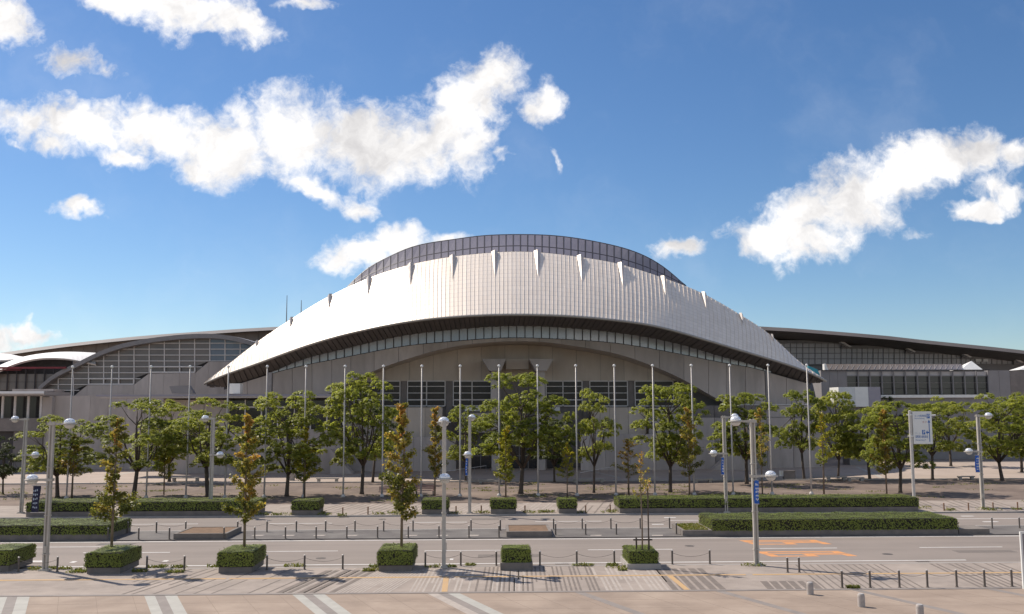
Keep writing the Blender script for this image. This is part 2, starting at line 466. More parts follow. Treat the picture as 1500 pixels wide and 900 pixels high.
class MB:
    """collects faces of one part"""
    def __init__(s):
        s.v, s.f, s.uv = [], [], None

    def quad(s, *pts):
        n = len(s.v)
        s.v.extend(tuple(p) for p in pts)
        s.f.append(tuple(range(n, n + len(pts))))
        return s

    def box(s, c, d, rz=0.0, taper=1.0):
        """box standing on c (centre of its base), size d; taper scales the top"""
        n = len(s.v)
        ca, sa = math.cos(rz), math.sin(rz)
        for k, t in ((0, 1.0), (1, taper)):
            for sx, sy in ((-1, -1), (1, -1), (1, 1), (-1, 1)):
                x, y = sx * d[0] / 2 * t, sy * d[1] / 2 * t
                s.v.append((c[0] + x * ca - y * sa, c[1] + x * sa + y * ca, c[2] + k * d[2]))
        s.f += [(n + 3, n + 2, n + 1, n), (n + 4, n + 5, n + 6, n + 7)]
        for i in range(4):
            j = (i + 1) % 4
            s.f.append((n + i, n + j, n + 4 + j, n + 4 + i))
        return s

    def span(s, a, b):
        """axis-aligned box between two corners"""
        lo = [min(a[i], b[i]) for i in range(3)]
        hi = [max(a[i], b[i]) for i in range(3)]
        return s.box(((lo[0] + hi[0]) / 2, (lo[1] + hi[1]) / 2, lo[2]), (hi[0] - lo[0], hi[1] - lo[1], hi[2] - lo[2]))

    def bar(s, p, q, w, h=None):
        """square bar from p to q"""
        p, q = Vector(p), Vector(q)
        return s.tube([p, q], [w / 2 * 1.414, (h or w) / 2 * 1.414], 4, math.pi / 4)

    def tube(s, pts, rad, n=8, ph=0.0, caps=True):
        pts = [Vector(p) for p in pts]
        if isinstance(rad, (int, float)):
            rad = [rad] * len(pts)
        base = len(s.v)
        ref = None
        for i, p in enumerate(pts):
            t = (pts[min(i + 1, len(pts) - 1)] - pts[max(i - 1, 0)]).normalized()
            if ref is None:
                ref = Vector((0, 1, 0)) if abs(t.y) < 0.9 else Vector((1, 0, 0))
            x = (ref - t * ref.dot(t)).normalized()
            ref = x
            y = t.cross(x)
            for k in range(n):
                a = ph + 2 * math.pi * k / n
                s.v.append(tuple(p + (x * math.cos(a) + y * math.sin(a)) * rad[i]))
        for i in range(len(pts) - 1):
            for k in range(n):
                j = (k + 1) % n
                a = base + i * n
                s.f.append((a + k, a + j, a + n + j, a + n + k))
        if caps:
            s.f.append(tuple(base + k for k in reversed(range(n))))
            s.f.append(tuple(base + (len(pts) - 1) * n + k for k in range(n)))
        return s

    def lathe(s, c, prof, n=14):
        """revolve (radius, height) pairs about the vertical through c"""
        base = len(s.v)
        for r, z in prof:
            for k in range(n):
                a = 2 * math.pi * k / n
                s.v.append((c[0] + r * math.cos(a), c[1] + r * math.sin(a), c[2] + z))
        for i in range(len(prof) - 1):
            for k in range(n):
                j = (k + 1) % n
                a = base + i * n
                s.f.append((a + k, a + j, a + n + j, a + n + k))
        s.f.append(tuple(base + k for k in reversed(range(n))))
        s.f.append(tuple(base + (len(prof) - 1) * n + k for k in range(n)))
        return s

    def prism(s, front, dv):
        """solid from an outline and a thickness vector"""
        front = [Vector(p) for p in front]
        n0, n = len(s.v), len(front)
        dv = Vector(dv)
        s.v += [tuple(p) for p in front] + [tuple(p + dv) for p in front]
        s.f.append(tuple(range(n0, n0 + n)))
        s.f.append(tuple(range(n0 + 2 * n - 1, n0 + n - 1, -1)))
        for i in range(n):
            j = (i + 1) % n
            s.f.append((n0 + j, n0 + i, n0 + n + i, n0 + n + j))
        return s

    def mesh(s, name, m, org=Vector((0, 0, 0)), smooth=False, fix=True):
        me = bpy.data.meshes.new(name)
        me.from_pydata([(a - org.x, b - org.y, c - org.z) for a, b, c in s.v], [], s.f)
        if s.uv:
            ul = me.uv_layers.new(name='UVMap')
            flat = [s.uv[vi] for f in s.f for vi in f]
            ul.data.foreach_set('uv', [x for p in flat for x in p])
        if fix:
            import bmesh
            bm = bmesh.new(); bm.from_mesh(me)
            bmesh.ops.recalc_face_normals(bm, faces=bm.faces)
            bm.to_mesh(me); bm.free()
        if smooth:
            me.polygons.foreach_set('use_smooth', [True] * len(me.polygons))
        me.materials.append(m)
        me.update()
        return me

    def build(s, name, m, parent=None, smooth=False, fix=True, **kw):
        o = bpy.data.objects.new(name, s.mesh(name, m, origin_of(parent), smooth, fix))
        C.objects.link(o)
        o.parent = parent
        return tag(o, **kw)


def share(src, name, parent, loc=(0, 0, 0), rz=0.0, scale=(1, 1, 1)):
    """another object on the same mesh, placed in the parent's space"""
    o = bpy.data.objects.new(name, src.data if hasattr(src, 'data') else src)
    C.objects.link(o)
    o.parent = parent
    o.location = loc
    o.rotation_euler = (0, 0, rz)
    o.scale = scale
    return o


def children_of(o, table):
    return table.get(o.name, [])


def copy_tree(root, loc, rz=0.0, scale=None, label=None, group=None):
    r = root.copy(); C.objects.link(r)
    r.location = loc
    r.rotation_euler = (0, 0, rz)
    if scale: r.scale = scale
    ORIGIN[r.name] = Vector(loc)
    if label: r['label'] = label
    if group: r['group'] = group
    def rec(a, b):
        for ch in a.children:
            c = ch.copy(); C.objects.link(c); c.parent = b
            rec(ch, c)
    rec(root, r)
    return r


def spline(pts):
    """natural cubic spline through (x, y) points"""
    x = np.array([p[0] for p in pts], float); y = np.array([p[1] for p in pts], float)
    n = len(x); h = np.diff(x)
    A = np.eye(n); r = np.zeros(n)
    for i in range(1, n - 1):
        A[i, i - 1], A[i, i], A[i, i + 1] = h[i - 1], 2 * (h[i - 1] + h[i]), h[i]
        r[i] = 3 * ((y[i + 1] - y[i]) / h[i] - (y[i] - y[i - 1]) / h[i - 1])
    c = np.linalg.solve(A, r)
    def f(t):
        i = int(np.clip(np.searchsorted(x, t) - 1, 0, n - 2))
        b = (y[i + 1] - y[i]) / h[i] - h[i] * (2 * c[i] + c[i + 1]) / 3
        d = (c[i + 1] - c[i]) / (3 * h[i])
        u = t - x[i]
        return float(y[i] + b * u + c[i] * u * u + d * u ** 3)
    return f


def lin(pts):
    x = [p[0] for p in pts]; y = [p[1] for p in pts]
    return lambda t: float(np.interp(t, x, y))


ORD = ('first second third fourth fifth sixth seventh eighth ninth tenth eleventh twelfth thirteenth fourteenth fifteenth sixteenth '
       'seventeenth eighteenth nineteenth twentieth').split() + ['twenty-' + w for w in 'first second third fourth fifth sixth seventh eighth ninth'.split()]
#--SETTING--
# ------------------------------------------------------------------ ground, roads, pavements
WALK = 0.12
YK = gp(750, 867, WALK).y          # plaza | near sidewalk
YN = gp(750, 829, WALK).y          # sidewalk | near carriageway
YM1 = gp(750, 789).y               # near carriageway | median
YM2 = gp(750, 776).y               # median | far carriageway
YF = gp(750, 756).y                # far carriageway | far pavement
YS = gp(750, 737, WALK).y          # far pavement | planted bed
YB = gp(750, 706, WALK).y          # bed | forecourt
XL = 420.0


def slab(name, y0, y1, top, m, x0=-XL, x1=XL):
    return MB().span((x0, y0, -0.4), (x1, y1, top)).build(name, m, kind='structure')


g = MB()
for (x0, x1, y0, y1) in ((-4500, 4500, -900, 5000),):
    g.quad((x0, y0, -0.25), (x1, y0, -0.25), (x1, y1, -0.25), (x0, y1, -0.25))
g.build('ground', ground_m, kind='structure', fix=False)
plaza = slab('plaza', -60, YK - 0.30, WALK, plaza_m)
slab('plaza_kerb', YK - 0.30, YK + 0.02, WALK + 0.02, band_grey)
walk = slab('sidewalk', YK + 0.02, YN - 0.22, WALK, walk_m)
slab('kerb', YN - 0.22, YN, WALK + 0.01, kerb_m)
road = slab('road', YN, YM1, 0.0, asphalt)
median = slab('median', YM1, YM2, 0.07, asphalt_dark)
road_far = slab('road_beyond', YM2, YF, 0.0, asphalt)
slab('kerb_beyond', YF, YF + 0.22, WALK + 0.01, kerb_m)
pave_far = slab('pavement_beyond', YF + 0.22, YS, WALK, walk_m)
bed = slab('planting_bed', YS, YB, WALK - 0.01, earth)
slab('bed_edging', YB, YB + 0.35, WALK + 0.12, kerb_m)
fore = slab('forecourt', YB + 0.35, 330, WALK, court)
# parking apron to the right of the hall
a, b = gp(1345, 678, WALK), gp(1345, 655, WALK)
pk = MB().quad((a.x, a.y, WALK + .004), (300, a.y, WALK + .004), (300, b.y + 60, WALK + .004), (a.x + 8, b.y + 60, WALK + .004)).build('parking_apron', asphalt, kind='structure', fix=False)


def sheet(name, parent, m, pts, z, th=0.004):
    """thin raised sheet on a slab, part of it"""
    pts = [Vector((p[0], p[1], z)) for p in pts]
    b = MB().prism(pts, (0, 0, th))
    return b.build(name, m, parent)


# pale and grey stone bands running across the plaza
bd = ray(110, 600); bd = Vector((bd.x, bd.y, 0)).normalized()
for px in (-170, 36, 244, 455, 650, 850, 1058, 1262, 1466):
    p = gp(px, 868, WALK)
    off = 0.0
    for w, m in ((0.52, band_white if px < 600 else strip_light), (0.50, band_grey), (0.60, band_white if px < 700 else plaza_m)):
        if m is plaza_m or (m is strip_light and px > 700):
            off += w; continue
        q0 = Vector((p.x - 0.8 + off, YK - 0.32, 0)); off += w
        t = -(YK - 22) / bd.y
        q1 = q0 + bd * t
        sheet('paving_band', plaza, m, [q0, q1, q1 + Vector((w, 0, 0)), q0 + Vector((w, 0, 0))], WALK)

# fine joints between the cast slabs of the plaza
joint_m = pmat('slab joint', (0.25, 0.195, 0.155), (0.21, 0.165, 0.13), 0.95, scale=2)
k = 0
yj = YK - 0.32 - 1.9
while yj > 36:
    sheet('slab_joint', plaza, joint_m, [(-40, yj), (40, yj), (40, yj + .018), (-40, yj + .018)], WALK - .002)
    yj -= 1.9
for px in range(-160, 1700, 52):
    if (px - 36) % 208 < 60: continue
    p = gp(px, 868, WALK)
    q0 = Vector((p.x, YK - .32, 0)); q1 = q0 + bd * (-(YK - 30) / bd.y)
    sheet('slab_joint', plaza, joint_m, [q0, q1, q1 + Vector((.018, 0, 0)), q0 + Vector((.018, 0, 0))], WALK - .001)
# strips of dark and light brick set into the sidewalks
sdv = ray(880, 600); sdv = Vector((sdv.x, sdv.y, 0)).normalized()


def strips(parent, px0, px1, step, width, m, ya, yb, yref, z, jit=0.3, lean=sdv):
    px = px0
    while px < px1:
        p = gp(px, yref, z)
        y0, y1 = ya, yb
        if random.random() < jit:
            if random.random() < .5: y0 = ya + (yb - ya) * random.uniform(.3, .55)
            else: y1 = yb - (yb - ya) * random.uniform(.3, .55)
        k0, k1 = (y0 - p.y) / lean.y * lean.x, (y1 - p.y) / lean.y * lean.x
        w = width * random.uniform(.85, 1.15)
        sheet('paving_strip', parent, m, [(p.x + k0, y0), (p.x + k0 + w, y0), (p.x + k1 + w, y1), (p.x + k1, y1)], z)
        px += step * random.uniform(.92, 1.08)


ya, yb = YK + 0.1, YN - 0.4
l_left = ray(1010, 600); l_left = Vector((l_left.x, l_left.y, 0)).normalized()
l_mid = ray(760, 600); l_mid = Vector((l_mid.x, l_mid.y, 0)).normalized()
strips(walk, 215, 300, 13, .16, strip_dark, ya, yb, 846, WALK, .4, l_left)
strips(walk, 300, 450, 23, .12, strip_dark, ya, yb, 846, WALK, .6, l_left)
strips(walk, 455, 530, 14, .36, strip_dark, ya, yb - .8, 846, WALK, .1, l_left)
strips(walk, 464, 535, 14, .10, strip_light, ya, yb, 846, WALK, .2, l_left)
strips(walk, 538, 606, 5.2, .09, strip_light, ya, yb - 1, 846, WALK, .1, l_left)
strips(walk, 612, 690, 6, .10, strip_light, ya, yb - .6, 846, WALK, .35, l_mid)
strips(walk, 700, 872, 6.4, .10, strip_dark, ya, yb, 846, WALK, .5, l_mid)
strips(walk, 722, 770, 6.4, .10, strip_light, ya, yb - 1.5, 846, WALK, .3, l_mid)
strips(walk, 872, 972, 7, .13, strip_light, ya, yb - .5, 846, WALK, .5, l_mid)
strips(walk, 968, 1040, 13, .34, strip_dark, ya, yb - 1, 844, WALK, .2, l_mid)
strips(walk, 1112, 1180, 14, .38, strip_dark, ya, ya + 2.2, 850, WALK, .0, sdv)
strips(walk, 1185, 1325, 11, .10, strip_dark, ya, yb, 844, WALK, .3, sdv)
strips(walk, 1395, 1510, 10, .14, strip_dark, ya, yb, 842, WALK, .3, sdv)
# tactile line along the whole sidewalk, proud of the strips
yt = gp(750, 845.5, WALK).y
for x0, x1 in ((-60, -14.5), (-14.3, -2.3), (-2.0, 14.2), (14.6, 60)):
    sheet('tactile_strip', walk, tactile, [(x0, yt), (x1, yt), (x1, yt + .30), (x0, yt + .30)], WALK + .004, .006)
for px in (655, 985):                                   # short branches towards the plaza
    p = gp(px, 846, WALK)
    sheet('tactile_strip', walk, tactile, [(p.x - .1, ya), (p.x + .2, ya), (p.x + .1, yt - .02), (p.x - .2, yt - .02)], WALK + .004, .005)
# grooves in the pavement beyond the road
for x0, x1, st, w, m in ((380, 425, 8, .10, strip_light), (470, 640, 11, .14, strip_dark), (662, 720, 8, .12, strip_light), (757, 816, 7, .11, strip_light),
                         (850, 905, 12, .14, strip_dark), (1352, 1500, 12, .16, strip_dark)):
    strips(pave_far, x0, x1, st, w, m, YF + .4, YS - .1, 747, WALK, .3, ray(1000, 600).normalized())


def mark(parent, x0, x1, y, w, m=paint):
    Y = (gp(x0, y).y + gp(x1, y).y) / 2
    sheet('lane_marking', parent, m, [(at(x0, y, Y).x, Y - w / 2), (at(x1, y, Y).x, Y - w / 2), (at(x1, y, Y).x, Y + w / 2), (at(x0, y, Y).x, Y + w / 2)], 0.0)


def yline(parent, Y, w, x0=-XL, x1=XL):
    sheet('edge_line', parent, paint, [(x0, Y - w / 2), (x1, Y - w / 2), (x1, Y + w / 2), (x0, Y + w / 2)], 0.0)


yline(road, gp(750, 825.5).y, .20, -XL, gp(1413, 820).x)
yline(road, gp(750, 790.3).y, .22)
yline(road_far, gp(750, 774.8).y, .22)
for x0, x1, y in ((-420, -240, 810.5), (-180, -20, 809.8), (30, 148, 801.6), (208, 249, 809.5), (122, 133, 809.8), (390, 495, 807.7), (622, 737, 806.6), (861, 985, 805.3), (1113, 1226, 803.4), (1347, 1468, 801.8), (1590, 1700, 800)):
    mark(road, x0, x1, y, .16)
for x0, x1, y in ((45, 65, 822.5), (20, 28, 820), (104, 111, 823.5), (239, 246, 822), (659, 664, 819.5)):
    mark(road, x0, x1, y, .5)
for x0, x1, y in ((189, 290, 768), (394, 486, 767), (600, 684, 765.3), (784, 881, 764), (982, 1028, 762.5), (1370, 1500, 760)):
    mark(road_far, x0, x1, y, .18)
mark(road_far, 955, 972, 768.3, .35)
mark(road_far, 973, 990, 758.5, .35)
mark(road_far, 1440, 1462, 764.5, .35)
mark(road_far, 1408, 1426, 756.3, .35)


def speed_mark(px, y, ln):
    """50 painted for drivers heading left: tops of the figures point left, figures side by side across the lane"""
    o = gp(px, y)                            # left end, middle of the lane
    X = lambda t: o.x + t * ln               # 0 top of the figure .. 1 foot
    w = .32                                   # stroke across the lane
    d0, d1 = -1.05, -0.05                     # the 5 (nearer us)
    e0, e1 = 0.10, 1.10                       # the 0
    st = .11                                  # share of the length taken by a cross stroke
    q = [(0, st, d0, d1), (st, .45, d0, d0 + w), (.45, .45 + st, d0, d1), (.45 + st, 1 - st, d1 - w, d1), (1 - st, 1, d0, d1),
         (0, st, e0, e1), (1 - st, 1, e0, e1), (st, 1 - st, e0, e0 + w), (st, 1 - st, e1 - w, e1)]
    b = MB()
    for a0, a1, y0, y1 in q:
        sk = -.22                             # the figures lean a little along the lane
        b.prism([Vector((X(a0) + sk * y0, o.y + y0, 0)), Vector((X(a1) + sk * y0, o.y + y0, 0)), Vector((X(a1) + sk * y1, o.y + y1, 0)), Vector((X(a0) + sk * y1, o.y + y1, 0))], (0, 0, .004))
    b.build('speed_marking', paint_orange, road)


speed_mark(1094, 795, gp(1208, 795).x - gp(1094, 795).x)
speed_mark(1118, 812, gp(1244, 812).x - gp(1118, 812).x)
# pale joints between worn slabs on the median
for px in (330, 375, 420, 465, 512, 600, 645, 690, 870, 960):
    p = gp(px, 786)
    sheet('paving_strip', median, strip_light, [(p.x - .3, p.y - .25), (p.x + .5, p.y - .25), (p.x + .6, p.y + .25), (p.x - .2, p.y + .25)], .07)
# pale bands across the forecourt
for px, v in ((150, 640), (505, 900), (735, 1000), (905, 480), (960, 480), (1290, 1050)):
    p = gp(px, 700, WALK)
    d = ray(v, 600); d = Vector((d.x, d.y, 0)).normalized()
    q = p + d * 24
    sheet('paving_band', fore, band_white, [(p.x, p.y), (p.x + .5, p.y), (q.x + .5, q.y), (q.x, q.y)], WALK)
# manhole covers and repair patches
for par, px, y, r in ((road, 470, 818, .33), (road, 1010, 800, .33), (road, 1300, 812, .33), (road_far, 560, 761, .33)):
    z = WALK if par is plaza else 0.0
    p = gp(px, y, z)
    MB().lathe((p.x, p.y, z), [(r, 0), (r, .008), (r * .8, .010), (.02, .010)], 18).build('manhole_cover', chain_m if par is not plaza else band_grey, par)
for par, x0, x1, y0, y1 in ((road, 700, 790, 812, 817), (road, 140, 200, 796, 799), (road, 1405, 1480, 806, 810), (road_far, 690, 740, 759.5, 762)):
    a, b = gp(x0, y1), gp(x1, y0)
    sheet('repair_patch', par, asphalt_dark if x0 == 140 else pmat('asphalt patch', (.185, .158, .138), (.15, .128, .112), .9, scale=3, bump=.3, bscale=25) if 'asphalt patch' not in MATS else MATS['asphalt patch'], [(a.x, a.y), (b.x, a.y), (b.x, b.y), (a.x, b.y)], 0.0)
# drains
for px, y in ((823, 826.5), (1352, 823)):
    p = gp(px, y, 0)
    b = MB()
    for k in range(7):
        b.box((p.x - .36 + k * .12, p.y, 0.0), (.07, .42, .012))
    b.build('drain_grate', bollard_m, road)
#--HALL--
# ------------------------------------------------------------------ the event hall
HX = 757.0
rim_y = spline([(300, 561), (320, 552), (370, 534), (430, 512), (490, 493), (550, 479), (600, 470), (660, 463.5), (740, 460), (800, 460.7), (850, 463.2),
                (900, 468), (960, 477), (1020, 493), (1080, 511), (1140, 529), (1180, 543), (1210, 557)])
top_y = spline([(300, 560), (335, 534), (372, 505), (422, 471), (476, 438), (508, 422), (540, 408), (596, 389.5), (659, 377), (720, 370.6), (760, 369), (790, 370.2),
                (850, 377), (906, 387), (970, 407), (1031, 431), (1087, 463), (1133, 495), (1165, 525), (1210, 556.5)])
dome_y = spline([(508, 421.5), (537, 395), (566, 378.5), (596, 365), (659, 352), (700, 346.5), (757, 344), (815, 346), (885, 357), (917, 365), (975, 394), (1006, 421)])
wall_y = spline([(326, 568), (396, 547), (440, 529), (500, 513), (560, 498.5), (600, 491), (660, 484), (740, 478.3), (780, 478.3), (840, 481.5), (900, 487.5), (960, 497), (1020, 512), (1060, 524), (1100, 535), (1120, 542), (1190, 562)])
band_y = spline([(326, 570.5), (412, 544), (440, 537), (500, 525), (560, 513), (600, 506.5), (660, 500.8), (740, 495.4), (780, 495.6), (840, 498.2), (900, 503), (960, 512.3), (1020, 524), (1060, 532), (1100, 539), (1130, 547), (1190, 564)])
arch_y = spline([(484, 577), (500, 567.5), (540, 547), (600, 525), (660, 509), (720, 501.6), (757, 500), (800, 501.6), (850, 508.5), (900, 517.8), (960, 538), (1000, 556), (1044, 581), (1064, 592)])


def tt(px): return (px - HX) / 452.0
def Yrim(px): return 129.5 + 22 * tt(px) ** 2
def Ytop(px): return 143.5 + 8 * tt(px) ** 2
def Ywall(px): return 141 + 12 * tt(px) ** 2


hall = thing('event_hall', 'huge event hall with curved silver metal roof over a concrete arch', 'hall', (4, 141, 0))
n_strip = 150
px_l = np.linspace(301, 1209, n_strip + 1)


def clad_pt(px, s):
    """point of the roof face: s = 0 at the lower rim, 1 at the top edge"""
    pu = HX + (px - HX) * (1 - 0.012 * s)
    a = at(px, rim_y(px), Yrim(px)); b = at(pu, top_y(pu), Ytop(pu))
    p = a.lerp(b, s)
    out = Vector((0.45 * tt(px), -0.72, 0.70)).normalized()
    return p + out * (0.25 * math.sin(math.pi * s) * (1 - tt(px) ** 2)), out


SEG = 6
for i in range(n_strip):
    b = MB(); b.uv = []
    tilt = random.uniform(-.009, .009)
    rows = []
    for j in range(SEG + 1):
        s = j / SEG
        pl, n = clad_pt(px_l[i], s); pr, _ = clad_pt(px_l[i + 1], s)
        d = pr - pl; ln = max(d.length, 1e-4); d /= ln
        rib = .05
        pts = [pl + n * (.02 - tilt), pl + n * .075, pl + n * .075 + d * rib, pl + d * rib + n * (.02 - tilt), pr + n * (.02 + tilt)]
        rows.append(len(b.v))
        b.v += [tuple(p) for p in pts]
        b.uv += [(i + u, s * 15) for u in (0.02, .04, .08, .1, .98)]
    for j in range(SEG):
        for k in range(4):
            a0, a1 = rows[j] + k, rows[j + 1] + k
            b.f.append((a0, a0 + 1, a1 + 1, a1))
    b.build('roof_panel', clad, hall, fix=False)

# the shell behind the sheets and the roof going back out of sight
b = MB()
ps = np.linspace(300, 1210, 61)
for px in ps:
    p0, n0 = clad_pt(px, 0); p1, n1 = clad_pt(px, .5); p2, n2 = clad_pt(px, 1)
    b.v += [tuple(p0 - n0 * .12), tuple(p1 - n1 * .12), tuple(p2 - n2 * .12), (4 + (p2.x - 4) * .97, p2.y + 36, max(p2.z - 3.5, 12)), (4 + (p2.x - 4) * .9, p2.y + 75, max(p2.z - 16, 10))]
for i in range(60):
    for k in range(4):
        a = i * 5 + k
        b.f.append((a, a + 5, a + 6, a + 1))
b.build('roof_deck', roof_brown, hall, fix=False)
b = MB()
b.tube([at(px, rim_y(px), Yrim(px)) - Vector((0, .05, .16)) for px in np.linspace(300, 1210, 80)], .2, 6)
b.build('roof_rim', rim_m, hall, smooth=True)

# fins along the top edge of the roof
for px, k in ((372, .45), (423, .6), (480, .75), (538, .85), (600, .93), (662, 1), (724, 1), (787, 1), (851, 1), (911, .93), (974, .85), (1034, .75), (1089, .6), (1135, .45)):
    p1, n = clad_pt(px, 1.0); h = .40 * k + .05
    lo, _ = clad_pt(px + 1, 1 - h)
    a_, _ = clad_pt(px - 5 * k, 1.0); c_, _ = clad_pt(px + 5 * k, 1.0)
    tip = p1 + Vector((0, -.62 * k, .10)) + n * .16
    up = Vector((0, 0, .3))
    b = MB()
    b.quad(lo + n * .1, a_ + n * .1 + up * .4, tip + up * .4).quad(lo + n * .1, tip + up * .4, c_ + n * .1 + up * .4)
    b.quad(a_ + n * .1 + up * .4, c_ + n * .1 + up * .4, tip + up * .4)
    b.uv = [(0.5, .5)] * len(b.v)
    b.build('roof_fin', fin_m, hall, fix=False)

# glazed upper band
def td(px): return (px - HX) / 249.0
nd = 47
pd = np.linspace(509, 1005, nd + 1)
def dome_pt(px, s):
    u = max(0.0, 1 - td(px) ** 2)
    pb = at(px, top_y(px) - .5, Ytop(px) + .7); pt = at(px, min(dome_y(px), top_y(px) - .6), Ytop(px) + .8 + 5.0 * u)
    return pb.lerp(pt, s)
fr = MB()
for i in range(nd):
    g0, g1 = .10, .90
    for s0, s1 in ((0.0, .30), (.325, .985)):
        q = []
        for px, g in ((pd[i], g0), (pd[i + 1], -g0)):
            q.append(px + g * (pd[i + 1] - pd[i]) * .5)
        b = MB()
        b.prism([dome_pt(q[0], s0), dome_pt(q[1], s0), dome_pt(q[1], s1), dome_pt(q[0], s1)], (0, .12, 0))
        b.build('dome_pane', glass_dome, hall)
for i in range(nd + 1):
    if dome_pt(pd[i], 1).z - dome_pt(pd[i], 0).z > .15:
        fr.bar(dome_pt(pd[i], 0) + Vector((0, .1, 0)), dome_pt(pd[i], 1.01) + Vector((0, .1, .02)), .17, .17)
for s in (.312, 1.0):
    fr.tube([dome_pt(px, s) + Vector((0, .1, 0)) for px in np.linspace(509, 1005, 60)], .12, 4)
fr.build('dome_frame', frame_dark, hall)
b = MB()
for px in np.linspace(509, 1005, 41):
    p = dome_pt(px, 1.0)
    b.v += [(p.x, p.y + .15, p.z - .02), (p.x, p.y + 30, p.z - 1.2), (p.x, p.y + 55, p.z - 9)]
for i in range(40):
    for k in range(2):
        a = i * 3 + k
        b.f.append((a, a + 3, a + 4, a + 1))
b.build('dome_roof', roof_brown, hall, fix=False)
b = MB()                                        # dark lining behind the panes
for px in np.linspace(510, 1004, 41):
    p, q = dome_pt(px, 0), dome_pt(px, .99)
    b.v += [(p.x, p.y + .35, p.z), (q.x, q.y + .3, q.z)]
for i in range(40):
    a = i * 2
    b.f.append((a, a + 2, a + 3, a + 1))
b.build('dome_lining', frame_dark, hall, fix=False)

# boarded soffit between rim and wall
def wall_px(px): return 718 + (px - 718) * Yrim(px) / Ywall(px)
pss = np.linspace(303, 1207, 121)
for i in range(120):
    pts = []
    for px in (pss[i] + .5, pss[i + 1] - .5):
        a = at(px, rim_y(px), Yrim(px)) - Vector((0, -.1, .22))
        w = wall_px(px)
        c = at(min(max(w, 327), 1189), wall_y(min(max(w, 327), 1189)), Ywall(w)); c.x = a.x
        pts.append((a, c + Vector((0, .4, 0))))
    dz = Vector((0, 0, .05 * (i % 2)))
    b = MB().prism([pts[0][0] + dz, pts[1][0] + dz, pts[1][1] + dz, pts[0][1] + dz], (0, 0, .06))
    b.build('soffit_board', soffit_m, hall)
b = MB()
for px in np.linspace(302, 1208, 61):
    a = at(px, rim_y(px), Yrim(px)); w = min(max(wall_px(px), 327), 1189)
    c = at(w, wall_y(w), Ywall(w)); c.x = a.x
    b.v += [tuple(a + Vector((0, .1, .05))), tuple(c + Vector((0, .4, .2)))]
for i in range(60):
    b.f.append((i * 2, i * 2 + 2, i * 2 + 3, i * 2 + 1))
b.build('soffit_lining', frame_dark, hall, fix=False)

# ribbon of windows under the soffit
rp = np.linspace(396, 1130, 62)
for i in range(61):
    x0, x1 = rp[i] + .55, rp[i + 1] - .55
    q = [at(x0, band_y(x0) + .3, Ywall(x0) + .25), at(x1, band_y(x1) + .3, Ywall(x1) + .25), at(x1, wall_y(x1) - 2, Ywall(x1) + .25), at(x0, wall_y(x0) - 2, Ywall(x0) + .25)]
    MB().prism(q, (0, .08, 0)).build('window_pane', glass_ribbon, hall)
fr = MB()
for px in rp:
    fr.bar(at(px, band_y(px), Ywall(px) + .22), at(px, wall_y(px) - 2, Ywall(px) + .22), .13, .13)
fr.tube([at(px, band_y(px) + .2, Ywall(px) + .2) for px in np.linspace(396, 1130, 60)], .09, 4)
fr.build('window_frame', frame_dark, hall)
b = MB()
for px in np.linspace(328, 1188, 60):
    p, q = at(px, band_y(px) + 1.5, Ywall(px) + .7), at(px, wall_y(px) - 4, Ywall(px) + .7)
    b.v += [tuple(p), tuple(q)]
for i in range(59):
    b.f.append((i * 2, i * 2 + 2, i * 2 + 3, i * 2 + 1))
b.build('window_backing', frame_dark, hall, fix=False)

# concrete wall with the great arch
def wall_foot(px):
    if 484 < px < 1064: return arch_y(px)
    return 577.5 if px < HX else 592.0
edges = [334, 362, 394, 428, 457, 486, 514, 548, 584, 620, 656, 692, 725, 757, 790, 823, 858, 894, 930, 966, 1002, 1038, 1064, 1092, 1122, 1152, 1184]
backing = MB()
for i in range(len(edges) - 1):
    b = MB()
    xs = np.linspace(edges[i] + .25, edges[i + 1] - .25, 5)
    for px in xs:
        Y = Ywall(px)
        t, f = at(px, band_y(px) + .2, Y), at(px, wall_foot(px), Y)
        b.v += [(t.x, t.y + .6, t.z), tuple(t), tuple(f), (f.x, f.y + .6, f.z)]
    for k in range(4):
        for m in range(3):
            a = k * 4 + m
            b.f.append((a, a + 4, a + 5, a + 1))
    for a in (0, 16):
        b.f.append((a, a + 1, a + 2, a + 3))
    b.build('wall_panel', concrete, hall)
for px in np.linspace(336, 1182, 80):
    Y = Ywall(px) + .3
    t, f = at(px, band_y(px) + .6, Ywall(px)), at(px, wall_foot(px) - .3, Ywall(px))
    backing.v += [(t.x, Y, t.z), (f.x, Y, f.z)]
for i in range(79):
    backing.f.append((i * 2, i * 2 + 2, i * 2 + 3, i * 2 + 1))
backing.build('wall_backing', concrete_dark, hall, fix=False)
# end walls turning back under the roof tips
for px, sx in ((335, -1), (1183, 1)):
    Y = Ywall(px)
    t, f = at(px, band_y(px), Y), at(px, wall_foot(px), Y)
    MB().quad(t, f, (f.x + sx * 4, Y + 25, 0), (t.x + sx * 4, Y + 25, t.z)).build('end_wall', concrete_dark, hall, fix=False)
    MB().quad((t.x, Y, t.z), (f.x, Y, 0), (f.x + sx * .5, Y + 30, 0), (t.x + sx * .5, Y + 30, t.z + 4)).build('end_wall', concrete, hall, fix=False)

